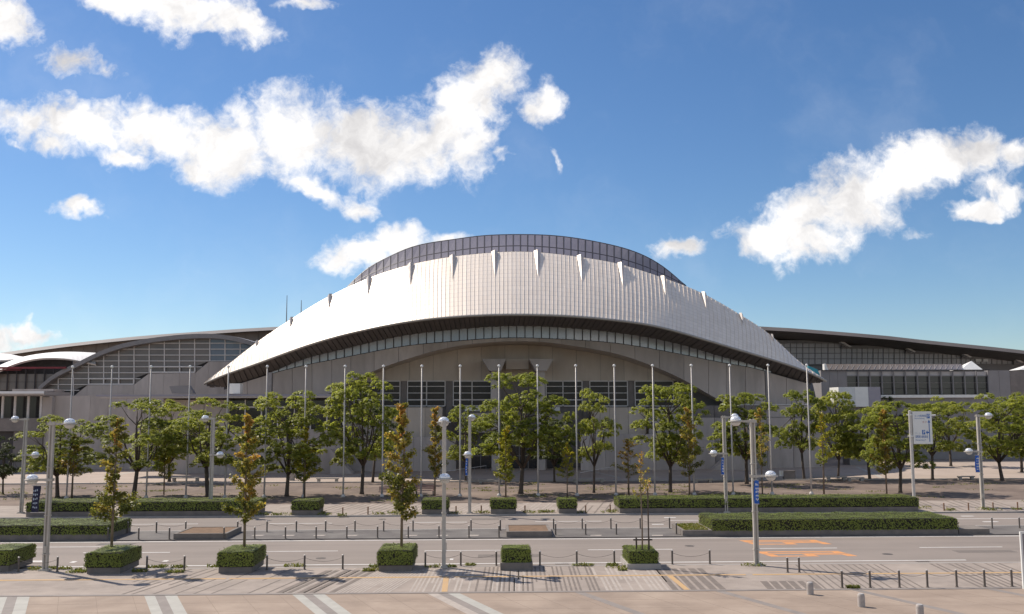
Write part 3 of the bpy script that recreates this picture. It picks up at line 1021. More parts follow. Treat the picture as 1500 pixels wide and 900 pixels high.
# recess behind the arch: vault, back wall, glazing
YRB = 149.5
b = MB()
vx = np.linspace(485, 1063, 50)
for px in vx:
    p = at(px, arch_y(px), Ywall(px))
    b.v += [(p.x, p.y + .3, p.z + .02), (p.x, YRB + .2, p.z + .02)]
for i in range(49):
    b.f.append((i * 2, i * 2 + 2, i * 2 + 3, i * 2 + 1))
b.build('vault', concrete_warm, hall, fix=False)
arch_pts = [at(px, arch_y(px), Ywall(px)) for px in np.linspace(485, 1063, 120)]
ax, az = [p.x for p in arch_pts], [p.z for p in arch_pts]
zg_top = at(757, 558.5, YRB).z
xs = np.linspace(ax[0] + .2, ax[-1] - .2, 17)
for i in range(16):
    b = MB(); cc = np.linspace(xs[i] + .02, xs[i + 1] - .02, 5)
    for x in cc:
        z = max(float(np.interp(x, ax, az)), zg_top + .02)
        dy = .06 * (i % 2)
        b.v += [(x, YRB + dy, z), (x, YRB + dy, zg_top)]
    for k in range(4):
        b.f.append((k * 2, k * 2 + 2, k * 2 + 3, k * 2 + 1))
    b.build('recess_panel', concrete_warm, hall, fix=False)
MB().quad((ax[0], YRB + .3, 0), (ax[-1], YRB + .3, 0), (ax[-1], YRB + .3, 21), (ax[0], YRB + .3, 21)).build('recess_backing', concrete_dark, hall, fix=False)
rows_px = [558.5, 566.3, 576, 586, 595]
bays = [(494, 508), (519, 531), (531, 558.5), (558.5, 586), (597, 625), (625, 652), (664, 691.5), (691.5, 719.5), (800, 824.6), (824.6, 852.7), (864, 891.5), (891.5, 919), (930, 958), (958, 986), (993, 1010)]
for side in (0, 1):
    fr = MB()
    mine = [b_ for b_ in bays if (b_[0] < HX) == (side == 0)]
    for px in sorted({p_ for b_ in mine for p_ in b_}):
        a, c = pair(px, rows_px[-1], px, rows_px[0], YRB)
        fr.span((a.x - .08, YRB - .16, a.z), (a.x + .08, YRB - .03, c.z))
    for x0, x1 in mine:
        for r0, r1 in zip(rows_px, rows_px[1:]):
            a, c = pair(x0, r1, x1, r0, YRB - .05)
            MB().span((a.x + .05, YRB - .02, a.z + .05), (c.x - .05, YRB + .03, c.z - .05)).build('hall_window', glass_hallwin, hall)
        for r in rows_px:
            w = .19 if r in (558.5, 595, 586) else .11
            a, c = pair(x0, rows_px[-1], x1, rows_px[0], YRB)
            z = at(x0, r, YRB).z
            fr.span((a.x + .085, YRB - .13, z - w / 2), (c.x - .085, YRB - .035, z + w / 2))
    fr.build('hall_window_frame', frame_light, hall)
for x0, x1 in ((586, 597), (652, 664), (852.7, 864), (919, 930)):
    a, c = pair(x0, 690, x1, 558.5, YRB)
    MB().span((a.x + .15, YRB - .2, WALK), (c.x - .15, YRB + .2, c.z)).build('pier', concrete_dark, hall)
# columns with flared heads
for x0, x1, h0, h1, g0, g1 in ((720, 730.5, 706, 741, 717, 734), (788.5, 798.5, 775, 811, 785, 801)):
    a, c = pair(x0, 690, x1, 543, 144)
    MB().span((a.x, 144, WALK), (c.x, 145.1, c.z)).build('column', concrete, hall)
    tl, tr, br, bl = at(h0, 526, 143.2), at(h1, 526, 143.2), at(g1, 543.3, 143.2), at(g0, 543.3, 143.2)
    MB().prism([bl, br, tr, tl], (0, 5.8, 0)).build('column_head', concrete, hall)
a, c = pair(741.5, 541, 774.5, 526.3, 146)
MB().span((a.x, 146, a.z), (c.x, 147, c.z)).build('lintel', concrete_warm, hall)
# lower walls in the recess
def wallbox(px0, px1, y0, y1, Y, m, name='wall_panel', th=.4):
    a, c = pair(px0, y1, px1, y0, Y)
    z0 = WALK if y1 >= 688 else a.z
    return MB().span((a.x, Y, z0), (c.x, Y + th, c.z)).build(name, m, hall)


for x0, x1 in ((571, 596.7), (597, 622.4), (622.8, 648)): wallbox(x0, x1, 597, 650, 146.2, concrete_warm)
for x0, x1 in ((866, 893), (893.4, 920), (920.4, 946)): wallbox(x0, x1, 597, 650, 146.2, concrete_warm)
for x0, x1 in ((500, 535), (535.3, 570), (570.3, 606), (606.3, 642), (642.3, 668)): wallbox(x0, x1, 640, 690, 143, concrete)
for x0, x1 in ((850, 886), (886.3, 922), (922.3, 960), (960.3, 1010)): wallbox(x0, x1, 636, 690, 143, concrete)
for x0, x1 in ((672, 694.8), (695.2, 718)): wallbox(x0, x1, 605, 634, 147.5, concrete)
for x0, x1 in ((800, 816), (816.4, 832)): wallbox(x0, x1, 606, 634, 147.5, concrete)
wallbox(500, 571, 597.5, 640, 145, concrete)
wallbox(950, 1012, 597.5, 640, 145, concrete)
wallbox(681, 703, 596.5, 602.5, 147.2, white_m, 'white_panel', .1)  # white sign strip in plain paint
wallbox(803, 820, 596.5, 602, 147.2, white_m, 'white_panel', .1)  # matching white sign strip on the right
for x0, x1 in ((690, 718), (735, 786), (800, 822)):      # glazed doors
    n = 2 if x1 - x0 < 30 else 4
    q = np.linspace(x0, x1, n + 1)
    fr = MB()
    for i in range(n):
        wallbox(q[i] + .7, q[i + 1] - .7, 654, 689.5, 148, glass_dark, 'door_leaf', .08)
        a, c = pair(q[i], 690, q[i + 1], 652, 148)
        fr.span((a.x - .06, 147.9, WALK), (a.x + .06, 148.2, c.z)).span((a.x + .07, 147.9, c.z - .15), (c.x - .07, 148.2, c.z))
        zz = at(q[i], 668, 148).z
        fr.span((a.x + .07, 147.92, zz - .05), (c.x - .07, 147.98, zz + .05))
    fr.build('door_frame', frame_mid, hall)

# low wing in front of the left flank
def wing(parts, x0, x1, eave, Y, side):
    a, c = pair(x0, eave, x1, eave, Y)
    MB().span((a.x, Y - 2.2, a.z - .35), (c.x, Y + 3, a.z + .1)).build('wing_roof', concrete, hall)
    MB().span((a.x, Y - 2.26, a.z - .1), (c.x, Y - 2.205, a.z + .16)).build('wing_gutter', mauve_panel, hall)


wing(None, 150, 505, 580.5, 139, -1)
MB().quad(*[Vector((at(p, 578, 141.5).x, 141.5, z)) for p, z in ((240, WALK), (505, WALK), (505, 11.3), (240, 11.3))]).build('wing_backing', concrete_dark, hall, fix=False)
q = np.linspace(335, 503, 8)
fr = MB()
for i in range(7):
    for y0, y1 in ((587, 596), (597, 628)):
        wallbox(q[i] + .6, q[i + 1] - .6, y0, y1, 140.6, glass_dark, 'wing_window', .06)
    for px in (q[i],) + ((q[i + 1],) if i == 6 else ()):
        a, c = pair(px, 629, px, 586, 140.4)
        fr.span((a.x - .09, 140.4, a.z), (a.x + .09, 140.55, c.z))
    a, c = pair(q[i], 596.5, q[i + 1], 586.5, 140.4)
    fr.span((a.x + .1, 140.4, a.z - .12), (c.x - .1, 140.55, a.z + .1))
fr.build('wing_window_frame', frame_light, hall)
for x0, x1 in zip((240, 272, 304), (271.7, 303.7, 335)): wallbox(x0, x1, 586, 628, 140.2, concrete)
xs_ = [240, 278, 316, 356, 396, 436, 470, 500]
for x0, x1 in zip(xs_, xs_[1:]): wallbox(x0 + .28, x1 - .28, 629, 690, 140.2, concrete)
for px in (318, 488):                                       # sloping wedges added where triangular slope shadows lie
    a = at(px, 690, 140.2)
    MB().prism([(a.x, 140.1, WALK), (a.x + 3.2, 140.1, WALK), (a.x, 140.1, 3.6)], (0, -2.4, 0)).build('sloped_wedge', concrete, hall)
# right flank below its ledge
wallbox(1064, 1184, 592, 594, 147.5, frame_light, 'ledge', .6)
xs_ = [1010, 1046, 1080, 1122, 1160, 1204]
for i, (x0, x1) in enumerate(zip(xs_, xs_[1:])):
    wallbox(x0 + .28, x1 - .28, 612, 690, 144 + .7 * i, concrete)
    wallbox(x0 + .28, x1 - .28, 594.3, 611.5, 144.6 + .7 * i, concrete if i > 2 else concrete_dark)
for px in (1040,):  # wedge added where a shadow-like dark triangle lies
    a = at(px, 690, 143.6)
    MB().prism([(a.x + 6, 143.8, WALK), (a.x, 143.8, WALK), (a.x + 6, 143.8, 5.4)], (0, -2.0, 0)).build('sloped_wedge', concrete, hall)
a, c = pair(1121, 594, 1124, 543, 146.6)
MB().span((a.x, 146.2, a.z), (c.x, 146.8, c.z)).build('drain_pipe', frame_mid, hall)
a = at(396, 577, 143.5); c = at(396, 546, 143.5)
MB().span((a.x - .25, 143, a.z), (a.x + .25, 144, c.z)).build('drain_pipe', frame_mid, hall)
# plant box standing on the wing roof, masts behind the roof
a, c = pair(336, 577, 351.5, 562, 141.2)
MB().span((a.x, 141.2, a.z), (c.x, 143, c.z)).build('rooftop_box', white_m)
tag(bpy.data.objects['rooftop_box'], 'small white box on the low wing roof under the left roof tip', 'plant box')
for px, y0, y1, lab in ((420.5, 433, 500, 'taller thin mast rising behind the left slope of the silver roof'), (441.5, 440, 485, 'shorter thin mast rising behind the left slope of the silver roof')):
    p, q = at(px, y0, 165), at(px, y1, 165)
    b = MB().tube([(p.x, 165, 14), (p.x, 165, q.z), (p.x, 165, p.z)], [.14, .12, .05], 6)
    tag(b.build('antenna_mast', frame_mid), lab, 'mast', 'masts on the roof')
p = at(1196, 552, 158)
b = MB().prism([at(1184, 556, 158), at(1201, 556, 158), at(1201, 549, 158), at(1197.5, 541.5, 158), at(1184, 536, 158)], (0, 4, 0))
tag(b.build('site_hoarding', teal_m), 'teal gabled sheet peeping out behind the right roof tip', 'hoarding')
#--SIDES--
# ------------------------------------------------------------------ halls to either side
lh = thing('exhibition_hall', 'low glazed exhibition hall with bow shaped roof edge, left of the event hall', 'hall', (-52, 168, 0))
YL = 165.0
bow = spline([(56, 567), (75, 551), (103, 536), (130, 522.5), (160, 509.5), (200, 499), (240, 493), (275, 489.8), (300, 489), (330, 491), (360, 497.5), (400, 511)])
base_l = lin([(50, 570), (74, 569), (108, 580), (128, 564), (196, 563.5), (218, 547), (286, 546), (306, 529.5), (420, 529.5)])
xs = np.linspace(56, 398, 40)
pts = [at(x, bow(x) + 3, YL - 1.2) for x in xs]
b = MB()
for x in xs:
    p, q = at(x, bow(x), YL - 1.6), at(x, bow(x) + 6.5, YL - 1.6)
    b.v += [(p.x, YL + 2, p.z + .1), tuple(p), tuple(q), (q.x, YL + 2, q.z)]
for i in range(39):
    for k in range(4):
        a = i * 4 + k; c = i * 4 + (k + 1) % 4
        b.f.append((a, a + 4, c + 4, c))
b.build('roof_edge', frame_mid, lh, smooth=False)
b = MB()                                             # rounded roof behind its edge
for x in xs:
    p = at(x, bow(x) + 1.0, YL)
    b.v += [(p.x, YL, p.z), (p.x + 2, YL + 30, p.z - 3)]
for i in range(39):
    b.f.append((i * 2, i * 2 + 2, i * 2 + 3, i * 2 + 1))
b.build('roof', roof_brown, lh, fix=False)
vx = list(np.arange(85.5, 400, 22.2)); hy = [486, 494.5, 503, 511.7, 520.4, 529, 537.6, 546.3, 555, 563.5, 572]
fr = MB()
for x0, x1 in zip([63.3] + vx[:-1], vx):
    for y0, y1 in zip(hy, hy[1:]):
        t0, t1 = max(y0, bow(x0) + 6), max(y0, bow(x1) + 6)
        b0, b1 = min(y1, base_l(x0)), min(y1, base_l(x1))
        if b0 - t0 < 1.0 and b1 - t1 < 1.0: continue
        b0, b1 = max(b0, t0 + .05), max(b1, t1 + .05)
        q = [at(x0 + .5, b0 - .4, YL), at(x1 - .5, b1 - .4, YL), at(x1 - .5, t1 + .4, YL), at(x0 + .5, t0 + .4, YL)]
        MB().prism(q, (0, .1, 0)).build('glass_pane', glass_blue if x0 > 305 else glass_brown, lh)
for x in vx:
    t, f = bow(x) + 6, base_l(x)
    if f - t > 2: fr.bar(at(x, f, YL - .05), at(x, t, YL - .05), .16)
for y in hy:
    x_in = [x for x in np.linspace(60, 398, 170) if bow(x) + 6 < y < base_l(x)]
    if len(x_in) > 2: fr.bar(at(x_in[0], y, YL - .16), at(x_in[-1], y, YL - .16), .13)
for x0, x1, y0, y1 in ((130, 196, 555, 563), (219, 285.5, 537.5, 545.5)):
    for x in np.linspace(x0, x1, 4): fr.bar(at(x, y0, YL - .3), at(x, y1, YL - .3), .2)
    for y in (y0, y1): fr.bar(at(x0, y, YL - .32), at(x1, y, YL - .32), .22)
fr.build('glazing_bars', frame_light, lh)
q = [at(55, 569, YL + .5)] + [at(x, bow(x) + 5, YL + .5) for x in np.linspace(60, 398, 30)]
q += [Vector((q[-1].x, YL + .5, 4)), Vector((q[0].x, YL + .5, 4))]
MB().quad(*q).build('glazing_lining', frame_dark, lh, fix=False)
# stepped concrete base, cast in bays
bx = [60, 80, 108, 128, 150, 173, 196, 218, 240, 263, 286, 306, 330, 356, 384, 412]
for x0, x1 in zip(bx, bx[1:]):
    p, q = at(x0 + .1, base_l(x0) + .6, YL - .6), at(x1 - .1, base_l(x1) + .6, YL - .6)
    MB().prism([(p.x, p.y, 0), (q.x, q.y, 0), q, p], (0, .9, 0)).build('wall_panel', concrete, lh)
p, q = at(62, 690, 150), at(240, 690, 150)
for x0, x1 in zip((78, 105, 132, 158, 185, 212), (104.7, 131.7, 157.7, 184.7, 211.7, 240)):
    a, c = pair(x0, 690, x1, 580, 151)
    MB().span((a.x, 151, WALK), (c.x, 151.6, c.z)).build('wall_panel', concrete, lh)
a, c = pair(249, 576, 283, 566, 150)             # tilted louvre hood on the terrace
MB().prism([at(252, 576.5, 149), at(284, 577, 149), at(276, 564.5, 149), at(248, 566, 149)], (0, 1.2, 0)).build('terrace_hood', grey_panel, lh)

bh = thing('exhibition_hall', 'long brown curved roof of the great hall behind, left of the silver roof', 'hall', (-60, 215, 0))
ridge = lin([(-60, 526), (0, 517.5), (50, 510), (100, 503.5), (150, 498), (200, 493), (250, 489), (300, 485.5), (350, 482), (405, 479), (470, 477)])
xs = np.linspace(-60, 470, 30)
b = MB()
for x in xs:
    p, q, s_ = at(x, ridge(x), 215), at(x, ridge(x) + 4.5, 203), at(x, ridge(x) + 6, 205)
    b.v += [(p.x, 260, p.z - 4), tuple(p), tuple(q), tuple(s_)]
for i in range(29):
    for k in range(3):
        a = i * 4 + k
        b.f.append((a, a + 4, a + 5, a + 1))
b.build('roof', roof_brown, bh, fix=False)
for x0, x1 in zip(xs, xs[1:]):
    p, q = at(x0 + .2, ridge(x0) + 6, 206), at(x1 - .2, ridge(x1) + 6, 206)
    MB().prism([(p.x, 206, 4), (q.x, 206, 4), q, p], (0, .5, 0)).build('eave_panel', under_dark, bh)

# right hand great hall
rh = thing('exhibition_hall', 'long exhibition hall with stepped glass front, right of the event hall', 'hall', (75, 195, 0))
YR = 190.0
rr = lin([(1080, 476.5), (1105, 478), (1160, 481), (1200, 484), (1250, 488), (1300, 492.3), (1350, 498), (1400, 503), (1450, 508), (1500, 513.5), (1600, 526)])
xs = np.linspace(1080, 1600, 34)
b = MB()
for x in xs:
    p, q, s_ = at(x, rr(x), YR - 8), at(x, rr(x) + 5, YR - 10), at(x, rr(x) + 7, YR - 7)
    b.v += [(p.x, p.y + 45, p.z - 2), tuple(p), tuple(q), tuple(s_), (s_.x, YR + 1, s_.z - .8)]
for i in range(33):
    for k in range(4):
        a = i * 5 + k
        b.f.append((a, a + 5, a + 6, a + 1))
b.build('roof', roof_brown, rh, fix=False)
for x0, x1 in zip(xs, xs[1:]):
    p, q = at(x0 + .15, rr(x0) + 7, YR + .9), at(x1 - .15, rr(x1) + 7, YR + .9)
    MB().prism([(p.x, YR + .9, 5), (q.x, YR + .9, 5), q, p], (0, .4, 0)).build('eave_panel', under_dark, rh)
def step_y(x):
    return 500 if x < 1232 else 507.5 if x < 1326 else 515.3 if x < 1408 else 523 if x < 1484 else 531
gx = [1120, 1139, 1158, 1176, 1194, 1213, 1232, 1248, 1263, 1279, 1294, 1310, 1326, 1340, 1354, 1368, 1381, 1394, 1408, 1422, 1437, 1453, 1468, 1484, 1500, 1516, 1532]
fr = MB()
for x0, x1 in zip(gx, gx[1:]):
    t = step_y((x0 + x1) / 2); n = max(1, int(round((534 - t) / 8)))
    ys = np.linspace(t + 1.5, 534, n + 1)
    for y0, y1 in zip(ys, ys[1:]):
        a, c = pair(x0 + .4, y1 - .4, x1 - .4, y0 + .4, YR)
        MB().span((a.x, YR, a.z), (c.x, YR + .15, c.z)).build('glass_pane', glass_hall, rh)
        fr.bar(at(x0, y1, YR - .05), at(x1, y1, YR - .05), .16)
        xm = (x0 + x1) / 2
        fr.bar(at(xm, y1, YR - .04), at(xm, y0, YR - .04), .09)
    fr.bar(at(x0, 534, YR - .06), at(x0, t, YR - .06), .15)
    fr.bar(at(x0, t + 1, YR - .35), at(x1, t + 1, YR - .35), .6)
fr.build('glazing_bars', frame_mid, rh)
for x, y in ((1232, 500), (1326, 507.5), (1408, 515.3), (1484, 523)):
    MB().prism([at(x - 1, y + 1.5, YR - 2), at(x + 13, y + 9, YR - 2), at(x + 16, y + 8, YR - 2), at(x + 2, y, YR - 2)], (0, 1.5, 0)).build('stair_hood', frame_light, rh)
a, c = pair(1100, 534.5, 1540, 690, YR + .5)
MB().span((a.x, YR + .5, 0), (c.x, YR + 1, a.z)).build('wall_base', grey_panel, rh)
for x0, x1, y0, y1 in ((1429, 1437, 526, 530), (1440, 1447, 526, 530)):
    a, c = pair(x0, y1, x1, y0, YR - .3)
    MB().span((a.x, YR - .4, a.z), (c.x, YR - .3, c.z)).build('white_panel', white_m, rh)  # plain white panels on the glass front

# glass gallery in front of it
gg = thing('glass_gallery', 'glass fronted gallery with sloping glazed roof and white posts', 'building', (62, 172, 0))
YG = 170.0
a, c = pair(1203, 690, 1240, 543, YG - .3)
q = np.linspace(1203, 1240, 4)
for x0, x1 in zip(q, q[1:]):
    a, c = pair(x0 + .15, 690, x1 - .15, 543, YG)
    MB().span((a.x, YG - .5, WALK), (c.x, YG + 6, c.z)).build('wall_panel', grey_panel, gg)
for x0, x1 in ((1448.5, 1464), (1464.3, 1480), (1480.3, 1520)):
    a, c = pair(x0, 690, x1, 543, YG)
    MB().span((a.x, YG - .5, WALK), (c.x, YG + 6, c.z)).build('wall_panel', grey_panel if x0 < 1480 else concrete_dark, gg)
posts = list(np.arange(1240, 1450, 17.35))
fr = MB()
for x0, x1 in zip(posts, posts[1:]):
    for y0, y1 in ((544.5, 550.5), (551, 560.5), (561, 569.5), (570, 578)):
        a, c = pair(x0 + .5, y1, x1 - .5, y0, YG)
        MB().span((a.x, YG, a.z), (c.x, YG + .1, c.z)).build('glass_pane', glass_hall if y0 < 550 else glass_dark, gg)
    fr.bar(at(x0, 551, YG - .1), at(x1, 551, YG - .1), .14)
    fr.bar(at(x0, 561, YG - .02), at(x1, 561, YG - .02), .08)
for x in posts:
    a, c = pair(x, 578, x, 543.5, YG - .4)
    MB().tube([a, c], .12, 6).build('post', grey_panel, gg)
fr.build('glazing_bars', frame_mid, gg)
a, c = pair(1240, 690, 1448, 578.3, YG)
MB().span((a.x, YG - .6, WALK), (c.x, YG + .4, c.z)).build('plinth', grey_panel, gg)
a, c = pair(1290, 583, 1450, 578.3, YG - 1)
MB().span((a.x, YG - 1.2, a.z), (c.x, YG - .62, c.z)).build('ledge', white_m, gg)
a, c = pair(1238, 690, 1449, 545, YG + 1)
MB().span((a.x, YG + 1, WALK), (c.x, YG + 1.3, c.z)).build('lining', frame_dark, gg)
qx = np.linspace(1208, 1410, 26)
fr = MB()
for x0, x1 in zip(qx, qx[1:]):
    b = MB().prism([at(x0 + .3, 542.3, YG - .4), at(x1 - .3, 542.3, YG - .4), at(x1 - 1.3, 534.3, YG + 4), at(x0 - .7, 534.3, YG + 4)], (0, .1, .1))
    b.build('roof_pane', glass_brown, gg)
    fr.bar(at(x0, 542.3, YG - .5), at(x0 - 1, 534.3, YG + 3.9), .09)
    fr.bar(at(x0 - .5, 541.5, YG - .4), at((x0 + x1) / 2 - 1, 535.5, YG + 3), .10)
fr.build('roof_bars', frame_mid, gg)
a, c = pair(1203, 543.2, 1450, 542.4, YG - .7)
MB().span((a.x, YG - .8, a.z), (c.x, YG - .51, c.z + .1)).build('gutter', frame_dark, gg)
MB().prism([at(1208, 542.3, YG - .8), at(1214, 542.3, YG - .8), at(1209.5, 533, YG - .8), at(1207.5, 533.5, YG - .8)], (0, 1, 0)).build('gable_flag', white_m, gg)
for x0, x1, xm, yt_, lab in ((1407, 1440, 1419.5, 529.5, 'white pyramid skylight on the gallery roof left of the cladding block'), (1493, 1522, 1506, 533, 'white pyramid skylight cut off by the right edge of the photo')):
    a, c, m_ = at(x0, 542, YG + 1), at(x1, 542, YG + 1), at(xm, yt_, YG + 4)
    b = MB()
    d = c.x - a.x
    q = [(a.x, YG + 1, a.z), (c.x, YG + 1, a.z), (c.x, YG + 1 + d, a.z), (a.x, YG + 1 + d, a.z)]
    top = (m_.x, YG + 1 + d / 2, m_.z)
    for i in range(4): b.quad(q[i], q[(i + 1) % 4], top)
    b.quad(*q[::-1])
    tag(b.build('pyramid_skylight', white_m), lab, 'skylight', 'pyramid skylights')

ub = thing('utility_block', 'small white box building with mauve right panel behind the trees', 'building', (56, 152, 0))
for x0, x1, m in ((1234, 1252.5, white_m), (1252.7, 1272, grey_panel), (1272.2, 1290, mauve_panel)):
    a, c = pair(x0, 596, x1, 567, 150)
    dy = 1.6 if x0 < 1250 else 0
    b = MB().prism([(a.x, 150 + dy, a.z), (c.x, 150, a.z), (c.x, 150, c.z), (a.x, 150 + dy, c.z)], (0, 4, 0))
    b.build('wall_panel', white_m if x0 < 1260 else m, ub)
a, c = pair(1245, 690, 1286, 596.2, 151)
MB().span((a.x, 152, WALK), (c.x, 155, c.z)).build('stem', grey_panel, ub)

# entrance pavilion at the far left: white vaulted canopies, red beams, glass below
ep = thing('entrance_pavilion', 'entrance pavilion with white vaulted canopies over dark red beams at the left edge', 'building', (-78, 162, 0))
def shell(top, bot, x0, x1, Y, dep):
    b = MB(); xs = np.linspace(x0, x1, 24)
    for x in xs:
        p, q = at(x, top(x), Y + dep), at(x, bot(x), Y)
        b.v += [tuple(p), tuple(p.lerp(q, .5) + Vector((0, 0, .25))), tuple(q), (q.x, q.y + .4, q.z - .25)]
    for i in range(23):
        for k in range(3):
            a = i * 4 + k
            b.f.append((a, a + 4, a + 5, a + 1))
    return b.build('canopy', membrane, ep, smooth=False, fix=False)


shell(spline([(-60, 520), (-30, 517.5), (0, 517.8), (20, 520), (36, 524.5)]), spline([(-60, 530), (-30, 528), (0, 527.5), (20, 526.5), (36, 525.5)]), -60, 36, 168, 5)
shell(spline([(-20, 545), (0, 534), (20, 526.5), (45, 520.5), (75, 516.5), (105, 515.5), (140, 517)]), spline([(-20, 553), (0, 542.5), (20, 534), (45, 527), (75, 524.5), (100, 526), (140, 534)]), -20, 140, 164, 5)
a, c = pair(-40, 690, 100, 526, 168)
MB().span((a.x, 168.5, WALK), (c.x, 169, c.z)).build('back_wall', frame_dark, ep)
for x0, x1, y0, y1, Y in ((-30, 96, 537.5, 540.5, 163), (-30, 30, 541.5, 543, 163.5)):
    a, c = pair(x0, y1, x1, y0, Y)
    MB().span((a.x, Y, a.z), (c.x, Y + .5, c.z)).build('beam', red_m, ep)
for x in np.linspace(-30, 78, 9):
    a, c = pair(x, 572, x, 541, 166)
    MB().tube([a, c], .12, 5).build('mullion', frame_dark, ep)
q = np.linspace(-30, 78, 9)
for x0, x1 in zip(q, q[1:]):
    for y0, y1 in ((548, 559.5), (560, 572)):
        a, c = pair(x0 + .4, y1, x1 - .4, y0, 166.2)
        MB().span((a.x, 166.3, a.z), (c.x, 166.4, c.z)).build('glass_pane', glass_brown, ep)
a, c = pair(-40, 581, 78, 574, 150)
MB().span((a.x, 147, a.z + .1), (c.x, 156, c.z)).build('flat_canopy', concrete, ep)
MB().span((a.x, 146.8, c.z - .35), (c.x, 146.99, c.z + .02)).build('canopy_edge', membrane, ep)
a, c = pair(18, 573.5, 78, 570, 154)
MB().span((a.x, 154, a.z), (c.x, 158, c.z)).build('roof_slab', concrete, ep)
for x in (-14, 4, 22, 41.5, 60):
    a, c = pair(x, 613, x, 580.5, 150)
    MB().tube([a, c], .2, 6).build('post', frame_light, ep)
q = [-40, -14, 4, 22, 41.5, 60, 72]
for x0, x1 in zip(q, q[1:]):
    a, c = pair(x0 + .5, 612, x1 - .5, 581, 151.5)
    MB().span((a.x, 151.5, a.z), (c.x, 151.6, c.z)).build('glass_pane', glass_dark, ep)
a, c = pair(-40, 632, 64, 613, 149)
MB().span((a.x, 149, a.z), (c.x, 152, c.z)).build('balcony', concrete_dark, ep)
a, c = pair(22, 690, 64, 632, 149.5)
MB().span((a.x, 149.5, WALK), (c.x, 152, c.z - .02)).build('ground_wall', concrete_dark, ep)
a, c = pair(-40, 690, 22, 632, 151)
MB().span((a.x, 151, WALK), (c.x, 151.4, c.z - .02)).build('opening_shade', frame_dark, ep)  # solid dark sheet, shade inside the opening put into its colour
a, c = pair(64, 690, 78, 582, 150.5)
MB().span((a.x, 150, WALK), (c.x, 152, c.z)).build('corner_pier', concrete, ep)
#--PLANTS--
# ------------------------------------------------------------------ foliage
def leaf_mesh(name, cen, nrm, size, tint, m, aspect=1.6, crease=.45):
    """a cloud of folded leaf blades; cen (N,3), nrm (N,3), size (N,), tint (N,)"""
    n = len(cen)
    nrm = nrm / np.maximum(np.linalg.norm(nrm, axis=1, keepdims=True), 1e-6)
    r = rng.normal(size=(n, 3))
    t = np.cross(nrm, r); t /= np.maximum(np.linalg.norm(t, axis=1, keepdims=True), 1e-6)
    s = np.cross(nrm, t)
    L_, W_ = size[:, None] * .5 * aspect ** .5, size[:, None] * .5 / aspect ** .5
    fold = nrm * W_ * crease
    v = np.stack([cen - t * L_, cen + s * W_ + fold, cen + t * L_, cen - s * W_ + fold], 1).reshape(-1, 3)
    me = bpy.data.meshes.new(name)
    me.vertices.add(4 * n)
    me.vertices.foreach_set('co', v.astype(np.float32).ravel())
    me.loops.add(4 * n)
    me.loops.foreach_set('vertex_index', np.arange(4 * n, dtype=np.int32))
    me.polygons.add(n)
    me.polygons.foreach_set('loop_start', np.arange(0, 4 * n, 4, dtype=np.int32))
    me.update()
    a = me.attributes.new('tint', 'FLOAT', 'POINT')
    a.data.foreach_set('value', np.repeat(tint, 4).astype(np.float32))
    me.materials.append(m)
    me.validate()
    return me


def put(me, name, parent=None, **kw):
    o = bpy.data.objects.new(name, me)
    C.objects.link(o); o.parent = parent
    return tag(o, **kw)


def unit(n):
    v = rng.normal(size=(n, 3))
    return v / np.linalg.norm(v, axis=1, keepdims=True)


